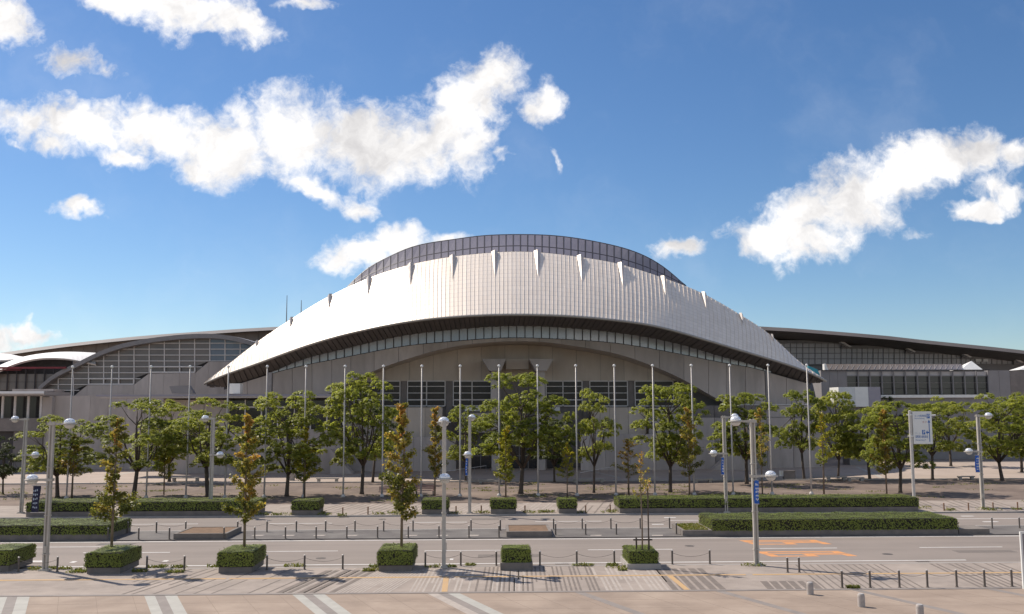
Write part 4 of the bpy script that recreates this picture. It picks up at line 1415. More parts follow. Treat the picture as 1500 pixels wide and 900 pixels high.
def broadleaf(seed, H=10.0, W=8.0, trunk=.30, leafm=None, clumps=34, leaves=610, spread=0.95):
    """trunk with forking limbs; leaves gathered in flattened clumps at the limb ends, gaps between them"""
    global rng
    keep = rng; rng = np.random.default_rng(seed)
    rd = random.Random(seed)
    tb = MB()
    zt = H * trunk
    shift = rd.uniform(-.15, .10)
    bend = Vector((rd.uniform(-.25, .25), rd.uniform(-.25, .25), 0))
    fork = Vector((bend.x, bend.y, zt))
    tb.tube([(0, 0, -.1), (0, 0, .25), bend * .5 + Vector((0, 0, zt * .5)), fork], [.25, .18, .155, .14], 9)
    cc = []
    tries = 0
    while len(cc) < clumps and tries < 4000:
        tries += 1
        a = rd.uniform(0, 2 * math.pi)
        z = rd.uniform(zt * 1.02, H * .96)
        k = (z - zt) / (H - zt)
        prof = (math.sin(math.pi * min(1, (k * .74 + .20))) ** .6)
        rmax = W / 2 * .86 * prof
        rr_ = rmax * math.sqrt(rd.uniform(.05, 1))
        p = Vector((math.cos(a) * rr_ * 1.0, math.sin(a) * rr_, z))
        if all((p - q).length > 1.02 * spread for q, _ in cc):
            cc.append((p, rd.uniform(.85, 1.3) * (1.05 - .2 * k)))
    limbs = []
    for i in range(6):
        a = i * 2 * math.pi / 6 + rd.uniform(-.4, .4)
        e = Vector((math.cos(a) * W * .2, math.sin(a) * W * .2, zt + (H - zt) * rd.uniform(.30, .55)))
        mid = fork.lerp(e, .5) + Vector((math.cos(a) * .25, math.sin(a) * .25, -.1))
        tb.tube([fork - Vector((0, 0, .3)), mid, e], [.11, .075, .05], 6)
        limbs.append(e)
    tb.tube([fork - Vector((0, 0, .2)), Vector((bend.x * .5, 0, zt + (H - zt) * .45)), Vector((0, 0, H * .86))], [.14, .09, .03], 6)
    limbs.append(Vector((0, 0, zt + (H - zt) * .6)))
    C_, Nn, S, T = [], [], [], []
    for p, rad in cc:
        e = min(limbs, key=lambda q: (q - p).length)
        mid = e.lerp(p, .5) + Vector((rd.uniform(-.2, .2), rd.uniform(-.2, .2), -.15))
        tb.tube([e, mid, p], [.05, .035, .015], 5, caps=False)
        n = int(leaves * rad * rad)
        d = unit(n)
        d[:, 2] = np.where(d[:, 2] < -.25, -d[:, 2] * .6, d[:, 2])
        rr_ = rad * rng.uniform(.45, 1.05, n) ** .6
        q = d * rr_[:, None] * np.array([1.08, 1.08, .76])
        # a clump breaks up into sprays
        sp = unit(14) * np.array([1, 1, .6]) * rad * .85
        near = np.argmin(((q[:, None] - sp[None]) ** 2).sum(2), 1)
        q = q * .62 + sp[near] * .42
        q[:, 2] += (rad * .55) * 0
        C_.append(q + np.array(p)); Nn.append(d * .55 + np.array([0, 0, .75]) + unit(n) * .45)
        S.append(rng.uniform(.085, .19, n)); T.append(np.clip(rng.normal(.5 + shift, .17, n) + rd.uniform(-.12, .14), 0, 1))
    me = leaf_mesh('crown', np.concatenate(C_), np.concatenate(Nn), np.concatenate(S), np.concatenate(T), leafm or leaf_green)
    rng = keep
    return tb.mesh('trunk', bark, smooth=True), me


def young(seed, H=8.0, W=3.0, leafm=None, dens=1.7, low=.22, pale=True, gap=.0, tone=.0):
    """straight leader with rising side branches, leaves strung along them"""
    global rng
    keep = rng; rng = np.random.default_rng(seed)
    rd = random.Random(seed)
    tb = MB()
    tb.tube([(0, 0, -.1), (rd.uniform(-.06, .06), 0, H * .35), (rd.uniform(-.16, .16), 0, H * .7), (rd.uniform(-.1, .1), 0, H * .99)], [.085, .07, .045, .012], 7)
    C_, Nn, S, T = [], [], [], []
    nb = int(30 * (H / 8))
    for i in range(nb):
        k = (i + rd.uniform(0, .8)) / nb
        if rd.random() < gap: continue
        z = H * (low + (1 - low) * k)
        a = i * 2.4 + rd.uniform(-.5, .5)
        ln = W / 2 * (1.08 - k) ** .75 * rd.uniform(.45, 1.2) * (1.0 if k > .12 else .75)
        d = Vector((math.cos(a), math.sin(a), rd.uniform(.25, .75))).normalized()
        p0 = Vector((0, 0, z)); p1 = p0 + d * ln * .55; p2 = p0 + d * ln + Vector((0, 0, -.08 * ln + .1))
        tb.tube([p0, p1, p2], [.028, .018, .006], 4, caps=False)
        n = int(62 * dens * max(ln, .5))
        s = rng.uniform(.18, 1.08, n)
        base = np.outer(1 - s, p0) + np.outer(s, p2)
        off = unit(n) * (rng.uniform(0, 1, n) ** .5 * (.16 + .2 * ln * .55))[:, None]
        C_.append(base + off); Nn.append(unit(n) * .7 + np.array([0, 0, .7]))
        S.append(rng.uniform(.10, .21, n))
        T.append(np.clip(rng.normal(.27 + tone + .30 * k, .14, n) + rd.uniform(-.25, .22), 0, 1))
    n = int(40 * dens)
    s = rng.uniform(.8, 1.0, n)
    C_.append(np.outer(s, [0, 0, H]) + unit(n) * .12); Nn.append(unit(n) + np.array([0, 0, .5])); S.append(rng.uniform(.1, .18, n)); T.append(np.clip(rng.normal(.8, .12, n), 0, 1))
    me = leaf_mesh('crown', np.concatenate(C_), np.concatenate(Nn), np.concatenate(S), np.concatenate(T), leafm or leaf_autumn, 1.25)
    rng = keep
    return tb.mesh('trunk', bark_pale if pale else bark, smooth=True), me


def plant(name, meshes, base, rz, scale, label, cat, group):
    t = thing(name, label, cat, base, group)
    t.rotation_euler = (0, 0, rz); t.scale = scale
    put(meshes[0], 'trunk', t); put(meshes[1], 'crown', t)
    return t


SPEC = {'G0': dict(trunk=.28, clumps=38), 'G1': dict(trunk=.25, clumps=44), 'G2': dict(trunk=.32, clumps=32), 'G3': dict(trunk=.28, clumps=27, spread=1.1), 'G4': dict(trunk=.23, clumps=44),
        'D0': dict(trunk=.27, clumps=30, leafm=leaf_dark), 'D1': dict(trunk=.33, clumps=26, leafm=leaf_dark)}
# crown centre x, crown width, top y, trunk x, base y, prototype, label
green_trees = [
    (6, 52, 640, 4, 724, 'D0', 'dark round tree cut off by the left edge of the photo'),
    (102, 108, 610, 84, 729, 'G0', 'green tree behind the left lamp post carrying the navy banner'),
    (215, 140, 584, 196, 729, 'G3', 'wide green tree with forked open trunk behind the second planted cube from the left'),
    (255, 90, 592, 248, 706, 'G1', 'green tree on the forecourt edge behind the left stone bench'),
    (325, 125, 588, 304, 728, 'G2', 'wide green tree right behind the lamp post with its head turned left'),
    (442, 118, 577, 420, 727, 'G4', 'green tree over the small cube hedge, yellow sapling at its right'),
    (532, 104, 547, 530, 724, 'G1', 'tall rounded green tree hiding the left foot of the great arch'),
    (556, 76, 596, 546, 707, 'D1', 'shaded dark tree close behind the tall rounded tree at the arch foot'),
    (752, 122, 549, 763, 723, 'G4', 'tallest green tree standing before the two entrance columns'),
    (676, 62, 597, 682, 706, 'G0', 'small bright green tree between the two central lamp posts'),
    (826, 60, 612, 812, 706, 'D0', 'low dark tree in the shade right of the entrance columns'),
    (868, 76, 571, 870, 722, 'G3', 'sparse green tree with open forked crown right of the entrance'),
    (966, 104, 561, 982, 721, 'G1', 'full green tree in front of the right half of the arch'),
    (1083, 106, 575, 1094, 709, 'G0', 'broad green tree behind the long hedge lamp post, near the right arch foot'),
    (1172, 76, 571, 1178, 703, 'G2', 'green tree with bare lower trunk beside the white notice box'),
    (1224, 64, 573, 1228, 701, 'G4', 'narrow green tree in front of the grey block left of the white box building'),
    (1266, 86, 588, 1274, 703, 'G1', 'green tree left of the large dense tree beside the parking sign'),
    (1322, 96, 588, 1319, 722, 'G0', 'large dense green tree just left of the parking sign'),
    (1368, 84, 584, 1366, 703, 'G2', 'green tree with dark trunk right behind the parking sign'),
    (1414, 74, 580, 1393, 683, 'G3', 'green tree farther back between the parking sign and the right lamp post'),
    (1460, 96, 577, 1468, 704, 'G4', 'large green tree right of the lamp post at the right edge'),
    (1508, 74, 575, 1497, 692, 'G1', 'green tree cut off by the right edge of the photo'),
    (1292, 80, 578, 1292, 672, 'D1', 'distant tree filling the gap under the white box building'),
    (1342, 84, 577, 1342, 670, 'G2', 'distant tree below the glass gallery, left of the sign top'),
    (1392, 84, 576, 1392, 668, 'G0', 'distant tree below the glass gallery, right of the sign top'),
    (1440, 80, 577, 1438, 668, 'D0', 'distant dark tree below the two plain cladding panels'),
]
FL = 1.0
for i, (cx, cw, ty, bx_, by, pr, lab) in enumerate(green_trees):
    base = gp(bx_, by, WALK)
    H = (by - ty) / F_PX * base.y * 1.0
    W = cw / F_PX * base.y
    rz = random.uniform(0, 6.28)
    k_ = random.uniform(.92, 1.1)
    plant('broadleaf_tree', broadleaf(100 + i, 10, 8, **SPEC[pr]), base, rz, (W / 6.8 * k_, W / 6.8 / k_, H / 10.1), lab, 'tree', 'broadleaf trees before the halls')

AUT = {0: dict(leafm=leaf_autumn, tone=-.05), 1: dict(leafm=leaf_autumn, dens=2.2, tone=-.03), 2: dict(leafm=leaf_yellow), 3: dict(leafm=leaf_autumn, dens=1.1, low=.3, gap=.25),
       4: dict(leafm=leaf_yellow, dens=1.1, low=.35, gap=.25), 5: dict(leafm=leaf_autumn, dens=.4, low=.55, gap=.35), 6: dict(leafm=leaf_autumn, dens=2.1, tone=-.14, gap=.08), 7: dict(leafm=leaf_autumn, dens=2.2, tone=-.12, gap=.05)}
yg = [(108, 50, 638, 105, 730, 3, 'sparse orange sapling right of the left lamp post', 0),
      (245, 38, 622, 240, 725, 2, 'slim orange and yellow sapling left of the bench behind the long hedge', 0),
      (452, 50, 626, 446, 730, 2, 'bright yellow sapling behind the small cube hedge', 0),
      (638, 46, 598, 637, 727, 1, 'yellow and orange sapling just left of the central near lamp post', 0),
      (742, 46, 626, 741, 731, 2, 'yellow green sapling standing in the middle cube hedge beyond the road', 0),
      (833, 34, 648, 831, 729, 4, 'small thin sapling standing in the smallest cube hedge beyond the road', 0),
      (922, 54, 643, 921, 725, 3, 'orange sapling near the rounded left end of the long right hedge', 0),
      (1003, 48, 599, 1010, 727, 0, 'orange and yellow sapling in front of the full green tree', 0),
      (1120, 40, 600, 1117, 726, 3, 'thin orange sapling right of the near right lamp post', 0),
      (1207, 48, 604, 1207, 724, 4, 'thin yellow orange sapling before the narrow green tree', 0),
      (1297, 44, 600, 1299, 724, 1, 'browning sapling left of the parking sign', 0),
      (168, 74, 612, 163, 806, 6, 'orange green sapling in the leftmost whole planter by the road', 1),
      (364, 76, 608, 358, 806, 1, 'orange sapling in the planter left of the ribbed paving', 1),
      (590, 76, 592, 588, 806, 7, 'tall reddish green sapling in the planter beside the central lamp post', 1)]
for cx, cw, ty, bx_, by, pr, lab, front in yg:
    z = 1.1 if front else WALK
    base = gp(bx_, by, z)
    if front: base.z = .85
    H = (at(bx_, ty, base.y).z - base.z)
    W = cw / F_PX * base.y
    plant('young_tree', young(200 + bx_, 8, 3, **AUT[pr]), base, random.uniform(0, 6.28), (W / 3.0, W / 3.0, H / 8.1), lab, 'tree', 'young autumn trees')
# the nearly bare sapling tied between stakes
base = gp(941, 806, 1.1); base.z = .75
t = plant('young_tree', young(26, 8, 3, **AUT[5]), base, .5, (.62, .62, (at(940, 664, base.y).z - .75) / 8.1), 'nearly bare sapling tied to wooden stakes in the low white planter', 'tree', 'young autumn trees')
b = MB()
b.tube([base + Vector((.36, -.1, -.2)), base + Vector((.36, -.1, 4.1))], .045, 6)
o = b.build('tree_stake', bark); tag(o, 'tall thin wooden stake beside the bare sapling in the low white planter', 'stake')
b = MB()
for dx in (-.32, .42): b.tube([base + Vector((dx, .18, -.2)), base + Vector((dx, .18, 1.05))], .055, 6)
b.tube([base + Vector((-.5, .15, .92)), base + Vector((.62, .15, .92))], .05, 6)
o = b.build('tree_support', bark); tag(o, 'short wooden two legged support frame tied to the bare sapling', 'tree support')


def hedge_leaves(x0, x1, y0, y1, z0, z1, per=150, size=(.07, .13), round_=.12, m=None):
    """leaf blades over the faces of a clipped block"""
    faces = [((x0, y0, z1), (x1 - x0, 0, 0), (0, y1 - y0, 0), (0, 0, 1)), ((x0, y0, z0), (x1 - x0, 0, 0), (0, 0, z1 - z0), (0, -1, 0)),
             ((x0, y1, z0), (x1 - x0, 0, 0), (0, 0, z1 - z0), (0, 1, 0)), ((x0, y0, z0), (0, y1 - y0, 0), (0, 0, z1 - z0), (-1, 0, 0)),
             ((x1, y0, z0), (0, y1 - y0, 0), (0, 0, z1 - z0), (1, 0, 0))]
    P_, N_ = [], []
    for o, u, v, n in faces:
        o, u, v, n = map(np.array, (o, u, v, n))
        cnt = int(np.linalg.norm(u) * np.linalg.norm(v) * per)
        if cnt < 1: continue
        a, c = rng.uniform(0, 1, cnt), rng.uniform(0, 1, cnt)
        p = o + a[:, None] * u + c[:, None] * v
        up = n[2] > .5
        p = p + n * (rng.normal(0, .012 if up else .035, cnt) + (.012 if up else .03) * np.sin(p[:, 0] * 3.1) * np.cos(p[:, 1] * 2.7 + p[:, 2] * 4))[:, None]
        P_.append(p); N_.append(np.tile(n, (cnt, 1)) + unit(cnt) * (.14 if up else .17))
    P_, N_ = np.concatenate(P_), np.concatenate(N_)
    cx, cy = (x0 + x1) / 2, (y0 + y1) / 2
    k = np.maximum(0, (P_[:, 2] - (z1 - round_)) / round_).clip(0, 1)
    hx, hy = (x1 - x0) / 2, (y1 - y0) / 2
    P_[:, 0] = cx + (P_[:, 0] - cx) * (1 - k * round_ * .6 / hx)
    P_[:, 1] = cy + (P_[:, 1] - cy) * (1 - k * round_ * .6 / hy)
    edge = np.minimum(1, np.minimum(hx - np.abs(P_[:, 0] - cx), hy - np.abs(P_[:, 1] - cy)) / round_).clip(0, 1)
    P_[:, 2] -= (1 - edge) * k * round_ * .5
    ph = rng.uniform(0, 6.28, 4)
    wav = np.sin(P_[:, 0] * 1.7 + ph[0]) * np.sin(P_[:, 1] * 1.9 + ph[1]) + .6 * np.sin(P_[:, 0] * 4.3 + ph[2]) * np.sin(P_[:, 1] * 3.7 + P_[:, 2] * 3 + ph[3])
    P_[:, 2] += wav * .022 * (P_[:, 2] > z0 + .2)
    P_[:, 1] += wav * .02
    stray = (rng.uniform(0, 1, len(P_)) < .02) & (P_[:, 2] > z1 - .2)
    P_[stray, 2] += rng.uniform(.02, .12, stray.sum())
    n = len(P_)
    patch = .16 * wav
    return leaf_mesh('foliage', P_, N_, rng.uniform(*size, n), np.clip(rng.normal(.55, .18, n) + patch, 0, 1), m or leaf_hedge, 1.5, .12)


def hedge(name, label, x0, x1, y0, y1, zb, zm, z1, group, cat='hedge', over=.06, per=150, size=(.07, .13), boxm=None, wall=.14, zg=WALK):
    """concrete trough (x0..x1, y0..y1) up to zm with a clipped hedge in it up to z1"""
    c = ((x0 + x1) / 2, (y0 + y1) / 2, zg)
    t = thing(name, label, cat, c, group)
    bm = boxm or planter_m
    b = MB()
    b.span((x0, y0, zb), (x1, y0 + wall, zm)).span((x0, y1 - wall, zb), (x1, y1, zm))
    b.span((x0, y0 + wall, zb), (x0 + wall, y1 - wall, zm)).span((x1 - wall, y0 + wall, zb), (x1, y1 - wall, zm))
    b.span((x0 + wall, y0 + wall, zb), (x1 - wall, y1 - wall, zm - .1))
    b.build('planter_box', bm, t)
    h = MB().span((x0 - over + .05, y0 - over + .05, zm - .08), (x1 + over - .05, y1 + over - .05, z1 - .06)).build('hedge', hedge_core, t)
    me = hedge_leaves(x0 - over - c[0], x1 + over - c[0], y0 - over - c[1], y1 + over - c[1], zm - .03 - c[2], z1 - c[2], per, size)
    put(me, 'foliage', h)
    return t


# planters along the kerb: left px of the front face, right px, base y
fp = [(-36, 15, 838, 'planted cube cut off by the left edge, no tree showing', .1), (127, 179, 841, 'planted cube around the orange green sapling, second from the left edge', .1),
      (320, 369, 840, 'planted cube around the orange sapling, left of the ribbed paving', .1), (555, 604, 837.5, 'planted cube beside the foot of the central lamp post', .1),
      (733, 781, 836, 'planted cube without a tree, in line with the hall entrance', -.10)]
for x0, x1, y, lab, ov in fp:
    p, q = gp(x0, y, WALK), gp(x1, y, WALK)
    w = 1.86
    d = 2.9 if ov > 0 else 2.2
    hedge('hedge_planter', lab, p.x, p.x + w, p.y, p.y + d, WALK, WALK + .42, 1.30, 'planted cubes along the kerb', 'planter', ov, 420, (.05, .10))
p = gp(919, 834.5, WALK)
hedge('hedge_planter', 'low white planter with rounded shrub around the staked bare sapling', p.x, p.x + 1.95, p.y, p.y + 2.9, WALK, WALK + .30, 1.12, 'planted cubes along the kerb', 'planter', -.12, 420, (.05, .10), kerb_m)
# hedges on the median
p, q = gp(157, 791, .07), gp(-200, 791, .07)
y0 = YM1 + .25
hedge('median_hedge', 'broad clipped hedge on the median at the left edge', at(-260, 791, y0).x, at(157, 791, y0).x, y0, YM2 - .35, .07, .45, 1.12, 'hedges on the median', 'hedge', .02, 170, (.06, .12), zg=.07)
hedge('median_hedge', 'long clipped hedge on the median at the right, behind the near right lamp post', at(1044, 785, y0).x, at(1404, 784, y0).x, y0, YM2 - .35, .07, .42, 1.22, 'hedges on the median', 'hedge', .02, 170, (.06, .12), zg=.07)
b = MB().span((at(1405.5, 784, y0).x, y0, .07), (at(1450, 784, y0).x, y0 + 2.2, .42))
tag(b.build('stone_edging', planter_m), 'low bare stone edging running on from the right end of the median hedge', 'edging')
for x0, x1, lab, m, ct in ((254, 332, 'soil filled bed box on the median, between two planted cubes', soil, 'L'), (742, 808, 'soil filled bed box on the median behind the treeless planted cube', soil, 'M'), (1000, 1044, 'bed box of short grass on the median before the right hedge', soil, 'R')):
    X0, X1 = at(x0, 787, y0).x, at(x1, 787, y0).x
    t = thing('bed_box', lab, 'planter', ((X0 + X1) / 2, y0 + 2, .07), 'bed boxes on the median')
    yb_ = YM2 - .7
    b = MB()
    b.span((X0, y0, .07), (X1, y0 + .2, .46)).span((X0, yb_ - .2, .07), (X1, yb_, .46)).span((X0, y0 + .2, .07), (X0 + .2, yb_ - .2, .46)).span((X1 - .2, y0 + .2, .07), (X1, yb_ - .2, .46))
    b.build('edging', planter_m, t)
    MB().span((X0 + .2, y0 + .2, .07), (X1 - .2, yb_ - .2, .43)).build('soil', m, t)
    if ct == 'R':
        n = 1400
        c_ = np.stack([rng.uniform(X0 + .25, X1 - .25, n) - t.location.x, rng.uniform(y0 + .25, yb_ - .25, n) - t.location.y, rng.uniform(.36, .44, n)], 1)
        put(leaf_mesh('grass', c_, unit(n) + np.array([0, 0, .6]), rng.uniform(.08, .18, n), rng.uniform(.3, 1, n), grass_m, 3), 'grass', t, kind='stuff')
# hedges beyond the road
yh = YF + .5
far_h = [(38, 138, 'clipped hedge beyond the road, next to the far left lamp post', 3.6), (175, 374, 'longest clipped hedge left of the entrance, beyond the road', 3.6),
         (427, 466, 'small cube hedge beyond the road below the yellow sapling', 2.6), (618, 656, 'small cube hedge beyond the road behind the central lamp post', 2.6),
         (719, 756, 'small cube hedge beyond the road in line with the entrance columns', 2.4), (819, 845, 'smallest cube hedge beyond the road', 2.2),
         (908, 1346, 'very long clipped hedge beyond the road at the right', 3.4)]
for x0, x1, lab, d in far_h:
    X0, X1 = at(x0, 756, yh).x, at(x1, 756, yh).x
    hedge('roadside_hedge', lab, X0, X1, yh, yh + d, WALK, WALK + .50, 1.36, 'hedges beyond the road', 'hedge', .05, 150, (.07, .13))

# weeds, litter of grass along kerbs and in the bed
def tufts(name, spots, label, m=grass_m):
    P_, N_, S_, T_ = [], [], [], []
    for x, y, z, r, n, h in spots:
        a = rng.uniform(0, 6.283, n); rr_ = r * np.sqrt(rng.uniform(0, 1, n))
        P_.append(np.stack([x + np.cos(a) * rr_ * 1.5, y + np.sin(a) * rr_ * .6, z + rng.uniform(0, h, n)], 1))
        N_.append(unit(n) + np.array([0, -.2, .2])); S_.append(rng.uniform(.07, .16, n)); T_.append(np.clip(rng.normal(.5, .22, n), 0, 1))
    me = leaf_mesh(name, np.concatenate(P_), np.concatenate(N_), np.concatenate(S_), np.concatenate(T_), m, 3.0)
    return put(me, name, None, label=label, cat='weeds', kind='stuff')


sp = []
for px, py in ((50, 834), (56, 835), (75, 834), (92, 834), (112, 839), (120, 837), (205, 838), (226, 832), (238, 831), (256, 839), (262, 832), (318, 831), (432, 830), (548, 836), (540, 837), (551, 831),
               (636, 831), (662, 831), (690, 829), (854, 829), (898, 829), (905, 832), (912, 836), (1104, 829), (1250, 862)):
    p = gp(px, py, WALK); sp.append((p.x, p.y, WALK, random.uniform(.2, .5), random.randint(50, 120), .14))
for px, py in ((385, 755), (405, 755), (422, 755), (470, 752), (475, 755), (500, 756), (555, 754), (575, 752), (582, 754), (608, 754), (665, 753), (700, 752), (712, 752), (772, 751), (780, 752), (795, 751), (804, 751), (850, 752), (892, 751), (900, 750), (1352, 745), (1392, 748), (1440, 747), (1456, 748), (1490, 747)):
    p = gp(px, py, WALK); sp.append((p.x, p.y, WALK, random.uniform(.3, .6), random.randint(40, 90), .22))
tufts('kerb_weeds', sp, 'green weeds growing along the kerbs and between the paving')
sp = []
for k in range(330):
    px, py = random.uniform(-60, 1560), random.uniform(708, 735)
    p = gp(px, py, WALK)
    if math.sin(p.x * .35 + 1.7 * math.sin(p.y * .3)) + .6 * math.sin(p.x * .11) < .1: continue
    sp.append((p.x, p.y, WALK, random.uniform(.4, 1.3), random.randint(14, 46), .12))
tufts('bed_grass', sp, 'thin patchy grass on the bare earth under the trees')
#--STREET--
# ------------------------------------------------------------------ flagpoles
tops = [103.5, 161.5, 219, 276.5, 333, 390, 447, 504.5, 561, 617.5, 674, 731, 787.5, 844, 900.5, 957, 1014, 1070.5, 1127, 1184]
YP = gp(750, 727, WALK).y
zt = at(750, 535.5, YP).z
fpole = thing('flagpole', 'x', 'flagpole', (at(tops[0], 600, YP).x, YP, WALK), 'row of bare flagpoles')
ORIGIN[fpole.name] = Vector((0, 0, 0))
o_ = MB().tube([(0, 0, 0), (0, 0, 4), (0, 0, zt - .3)], [.09, .08, .055], 8).build('pole', steel_pole, fpole, smooth=True)
MB().lathe((0, 0, zt - .32), [(.03, 0), (.12, .04), (.17, .14), (.12, .25), (.03, .3)], 10).build('finial', white_m, fpole, smooth=True)
MB().lathe((0, 0, 0), [(.24, 0), (.24, .12), (.13, .3)], 10).build('base_collar', steel_pole, fpole)
MB().tube([(.13, -.05, 1.2), (.11, -.05, zt - .5)], .012, 4).build('halyard', frame_mid, fpole)
ORIGIN[fpole.name] = Vector(fpole.location)
for i, px in enumerate(tops):
    p = at(px, 600, YP)
    o = fpole if i == 0 else copy_tree(fpole, (p.x, YP, WALK))
    o['label'] = 'bare pale flagpole, ' + (ORD[i] + ' from the left in the row' if i < 10 else ('rightmost' if i == 19 else ORD[19 - i] + ' from the right') + ' in the row') if i else 'bare pale flagpole, leftmost in the row'

# ------------------------------------------------------------------ street lamps: twin flat column with two globe heads
LAMP_H = 8.55
lamp = thing('street_lamp', 'x', 'street lamp', (0, 0, 0), 'street lamps with round heads')
MB().span((-.14, -.11, 0), (-.05, .11, LAMP_H)).span((.05, -.11, 0), (.14, .11, LAMP_H)).span((-.05, -.03, 0.02), (.05, .03, LAMP_H - .02)).build('column', lamp_paint, lamp)
MB().box((0, 0, 0), (.62, .46, .06)).box((0, 0, .06), (.5, .36, .05)).build('base_plate', lamp_paint, lamp)
for z in (.9, 3.1, 5.9):
    MB().box((0, 0, z), (.35, .28, .05)).build('clamp', lamp_paint, lamp)
MB().box((0, -.145, 1.0), (.2, .03, .42)).build('service_hatch', lamp_paint, lamp)
for sx, z in ((1, LAMP_H - .16), (-1, 5.15)):
    arm = MB()
    arm.span((sx * .2, -.11, z - .03), (sx * .62, -.06, z + .10)).span((sx * .2, .06, z - .03), (sx * .62, .11, z + .10))
    arm.span((-.22, -.16, z - .05), (.22, -.135, z + .12)).span((-.22, .135, z - .05), (.22, .16, z + .12))
    a_ = arm.build('arm', lamp_paint, lamp)
    cx = sx * 1.0
    ring = MB().lathe((cx, 0, z), [(.31, .0), (.43, .0), (.43, .06), (.31, .06)], 22).build('lamp_ring', lamp_paint, a_)
    MB().lathe((cx, 0, z + .06), [(.33, 0), (.315, .11), (.25, .21), (.14, .275), (.02, .295)], 22).build('lamp_dome', chrome, a_, smooth=True)
    MB().lathe((cx, 0, z), [(.02, -.25), (.14, -.23), (.23, -.17), (.285, -.09), (.31, 0)], 22).build('lamp_bowl', None or MATS['lamp bowl'] if 'lamp bowl' in MATS else pmat('lamp bowl', (.62, .60, .56), (.54, .52, .48), .15, scale=3, spec=.6), a_, smooth=True)
lamps = [(66, 836, 0, 'pale twin column street lamp near the left planters with navy banner'), (650, 831.5, 95, 'pale street lamp at the kerb in the middle, heads turned towards us'),
         (1108.5, 828.5, 180, 'pale street lamp at the kerb in front of the orange road numbers'), (31, 752, 180, 'street lamp beyond the road at the far left hedge end'),
         (308, 752, 150, 'street lamp rising out of the long left hedge beyond the road'), (688, 752, 80, 'street lamp beyond the road between two cube hedges near the entrance'),
         (1064, 751, 0, 'street lamp rising out of the very long right hedge'), (1440, 746, 0, 'street lamp beyond the road at the right edge, right of the parking sign')]
for i, (px, py, rz, lab) in enumerate(lamps):
    p = gp(px, py, WALK)
    if i == 0:
        o = lamp; o.location = p; o.rotation_euler = (0, 0, R(rz)); o['label'] = lab
    else:
        o = copy_tree(lamp, p, R(rz), label=lab)
    flip = {4: (1, -1), 6: (1, -1)}.get(i)
    if i in (3, 6, 7):  # lamps whose lower head is on the same side order as seen
        pass
    # banners hang on some of them
    bans = {0: ((-.62), navy, 'navy banner hanging from the lamp post at the left planters'), 2: (.06, blue_cloth, 'blue and white banner on the lamp post at the orange road numbers'),
            5: (-.28, blue_cloth, 'narrow blue banner on the lamp post near the entrance'), 6: (-.28, blue_cloth, 'blue banner on the lamp post in the very long hedge'),
            7: (-.42, blue_cloth, 'blue banner with white letters on the lamp post at the right edge')}
    if i in bans:
        dx, m, lab2 = bans[i]
        w = {0: .44, 2: .27, 5: .18, 6: .22, 7: .36}[i]
        z1, z0 = (4.85, 3.35) if i != 2 else (4.95, 3.6)
        c = Vector((p.x + dx - (w / 2 if i == 0 else 0) * 0, p.y - .25, 0))
        bt = thing('banner', lab2, 'banner', (c.x, c.y, WALK + z0), 'banners on lamp posts')
        b = MB()
        nx, nz_ = 5, 9
        for k in range(nz_ + 1):
            for q in range(nx + 1):
                u, v_ = q / nx, k / nz_
                b.v.append((c.x - w / 2 + w * u - .03 * math.sin(v_ * 5), c.y + .05 * math.sin(u * 5 + v_ * 3), WALK + z0 + (z1 - z0) * v_))
        for k in range(nz_):
            for q in range(nx):
                a0 = k * (nx + 1) + q
                b.f.append((a0, a0 + 1, a0 + nx + 2, a0 + nx + 1))
        b.build('cloth', m, bt, smooth=True, fix=False)
        MB().tube([(c.x - w / 2 - .05, c.y, WALK + z1 + .02), (max(c.x + w / 2, p.x), c.y, WALK + z1 + .02)], .025, 6).build('rod', steel_pole, bt)
        MB().tube([(c.x - w / 2 - .05, c.y, WALK + z0 - .02), (max(c.x + w / 2, p.x), c.y, WALK + z0 - .02)], .025, 6).build('rod', steel_pole, bt)
        b = MB()
        rr_ = random.Random(i)
        for k in range(5):                         # column of pale letter strokes
            zz = WALK + z0 + (z1 - z0) * (.14 + .16 * k)
            for q in range(3):
                xx = c.x - w * .22 + w * .22 * q
                b.span((xx - w * .05, c.y - .085, zz + rr_.uniform(-.02, .05)), (xx + w * .07, c.y - .075, zz + rr_.uniform(.08, .15)))
        b.build('lettering', sign_grey if m is navy else white_m, bt)

# ------------------------------------------------------------------ bollards with chains
boll = thing('bollard', 'x', 'bollard', (0, 0, 0))
MB().tube([(0, 0, 0), (0, 0, .80)], .055, 10).build('post', bollard_m, boll, smooth=False)
MB().lathe((0, 0, .80), [(.062, 0), (.062, .03), (.03, .05)], 10).build('cap', steel_pole, boll)
MB().lathe((0, 0, 0), [(.09, 0), (.09, .02), (.056, .04)], 10).build('foot', bollard_m, boll)
first = [True]
LEFTW = 'counted from the left'


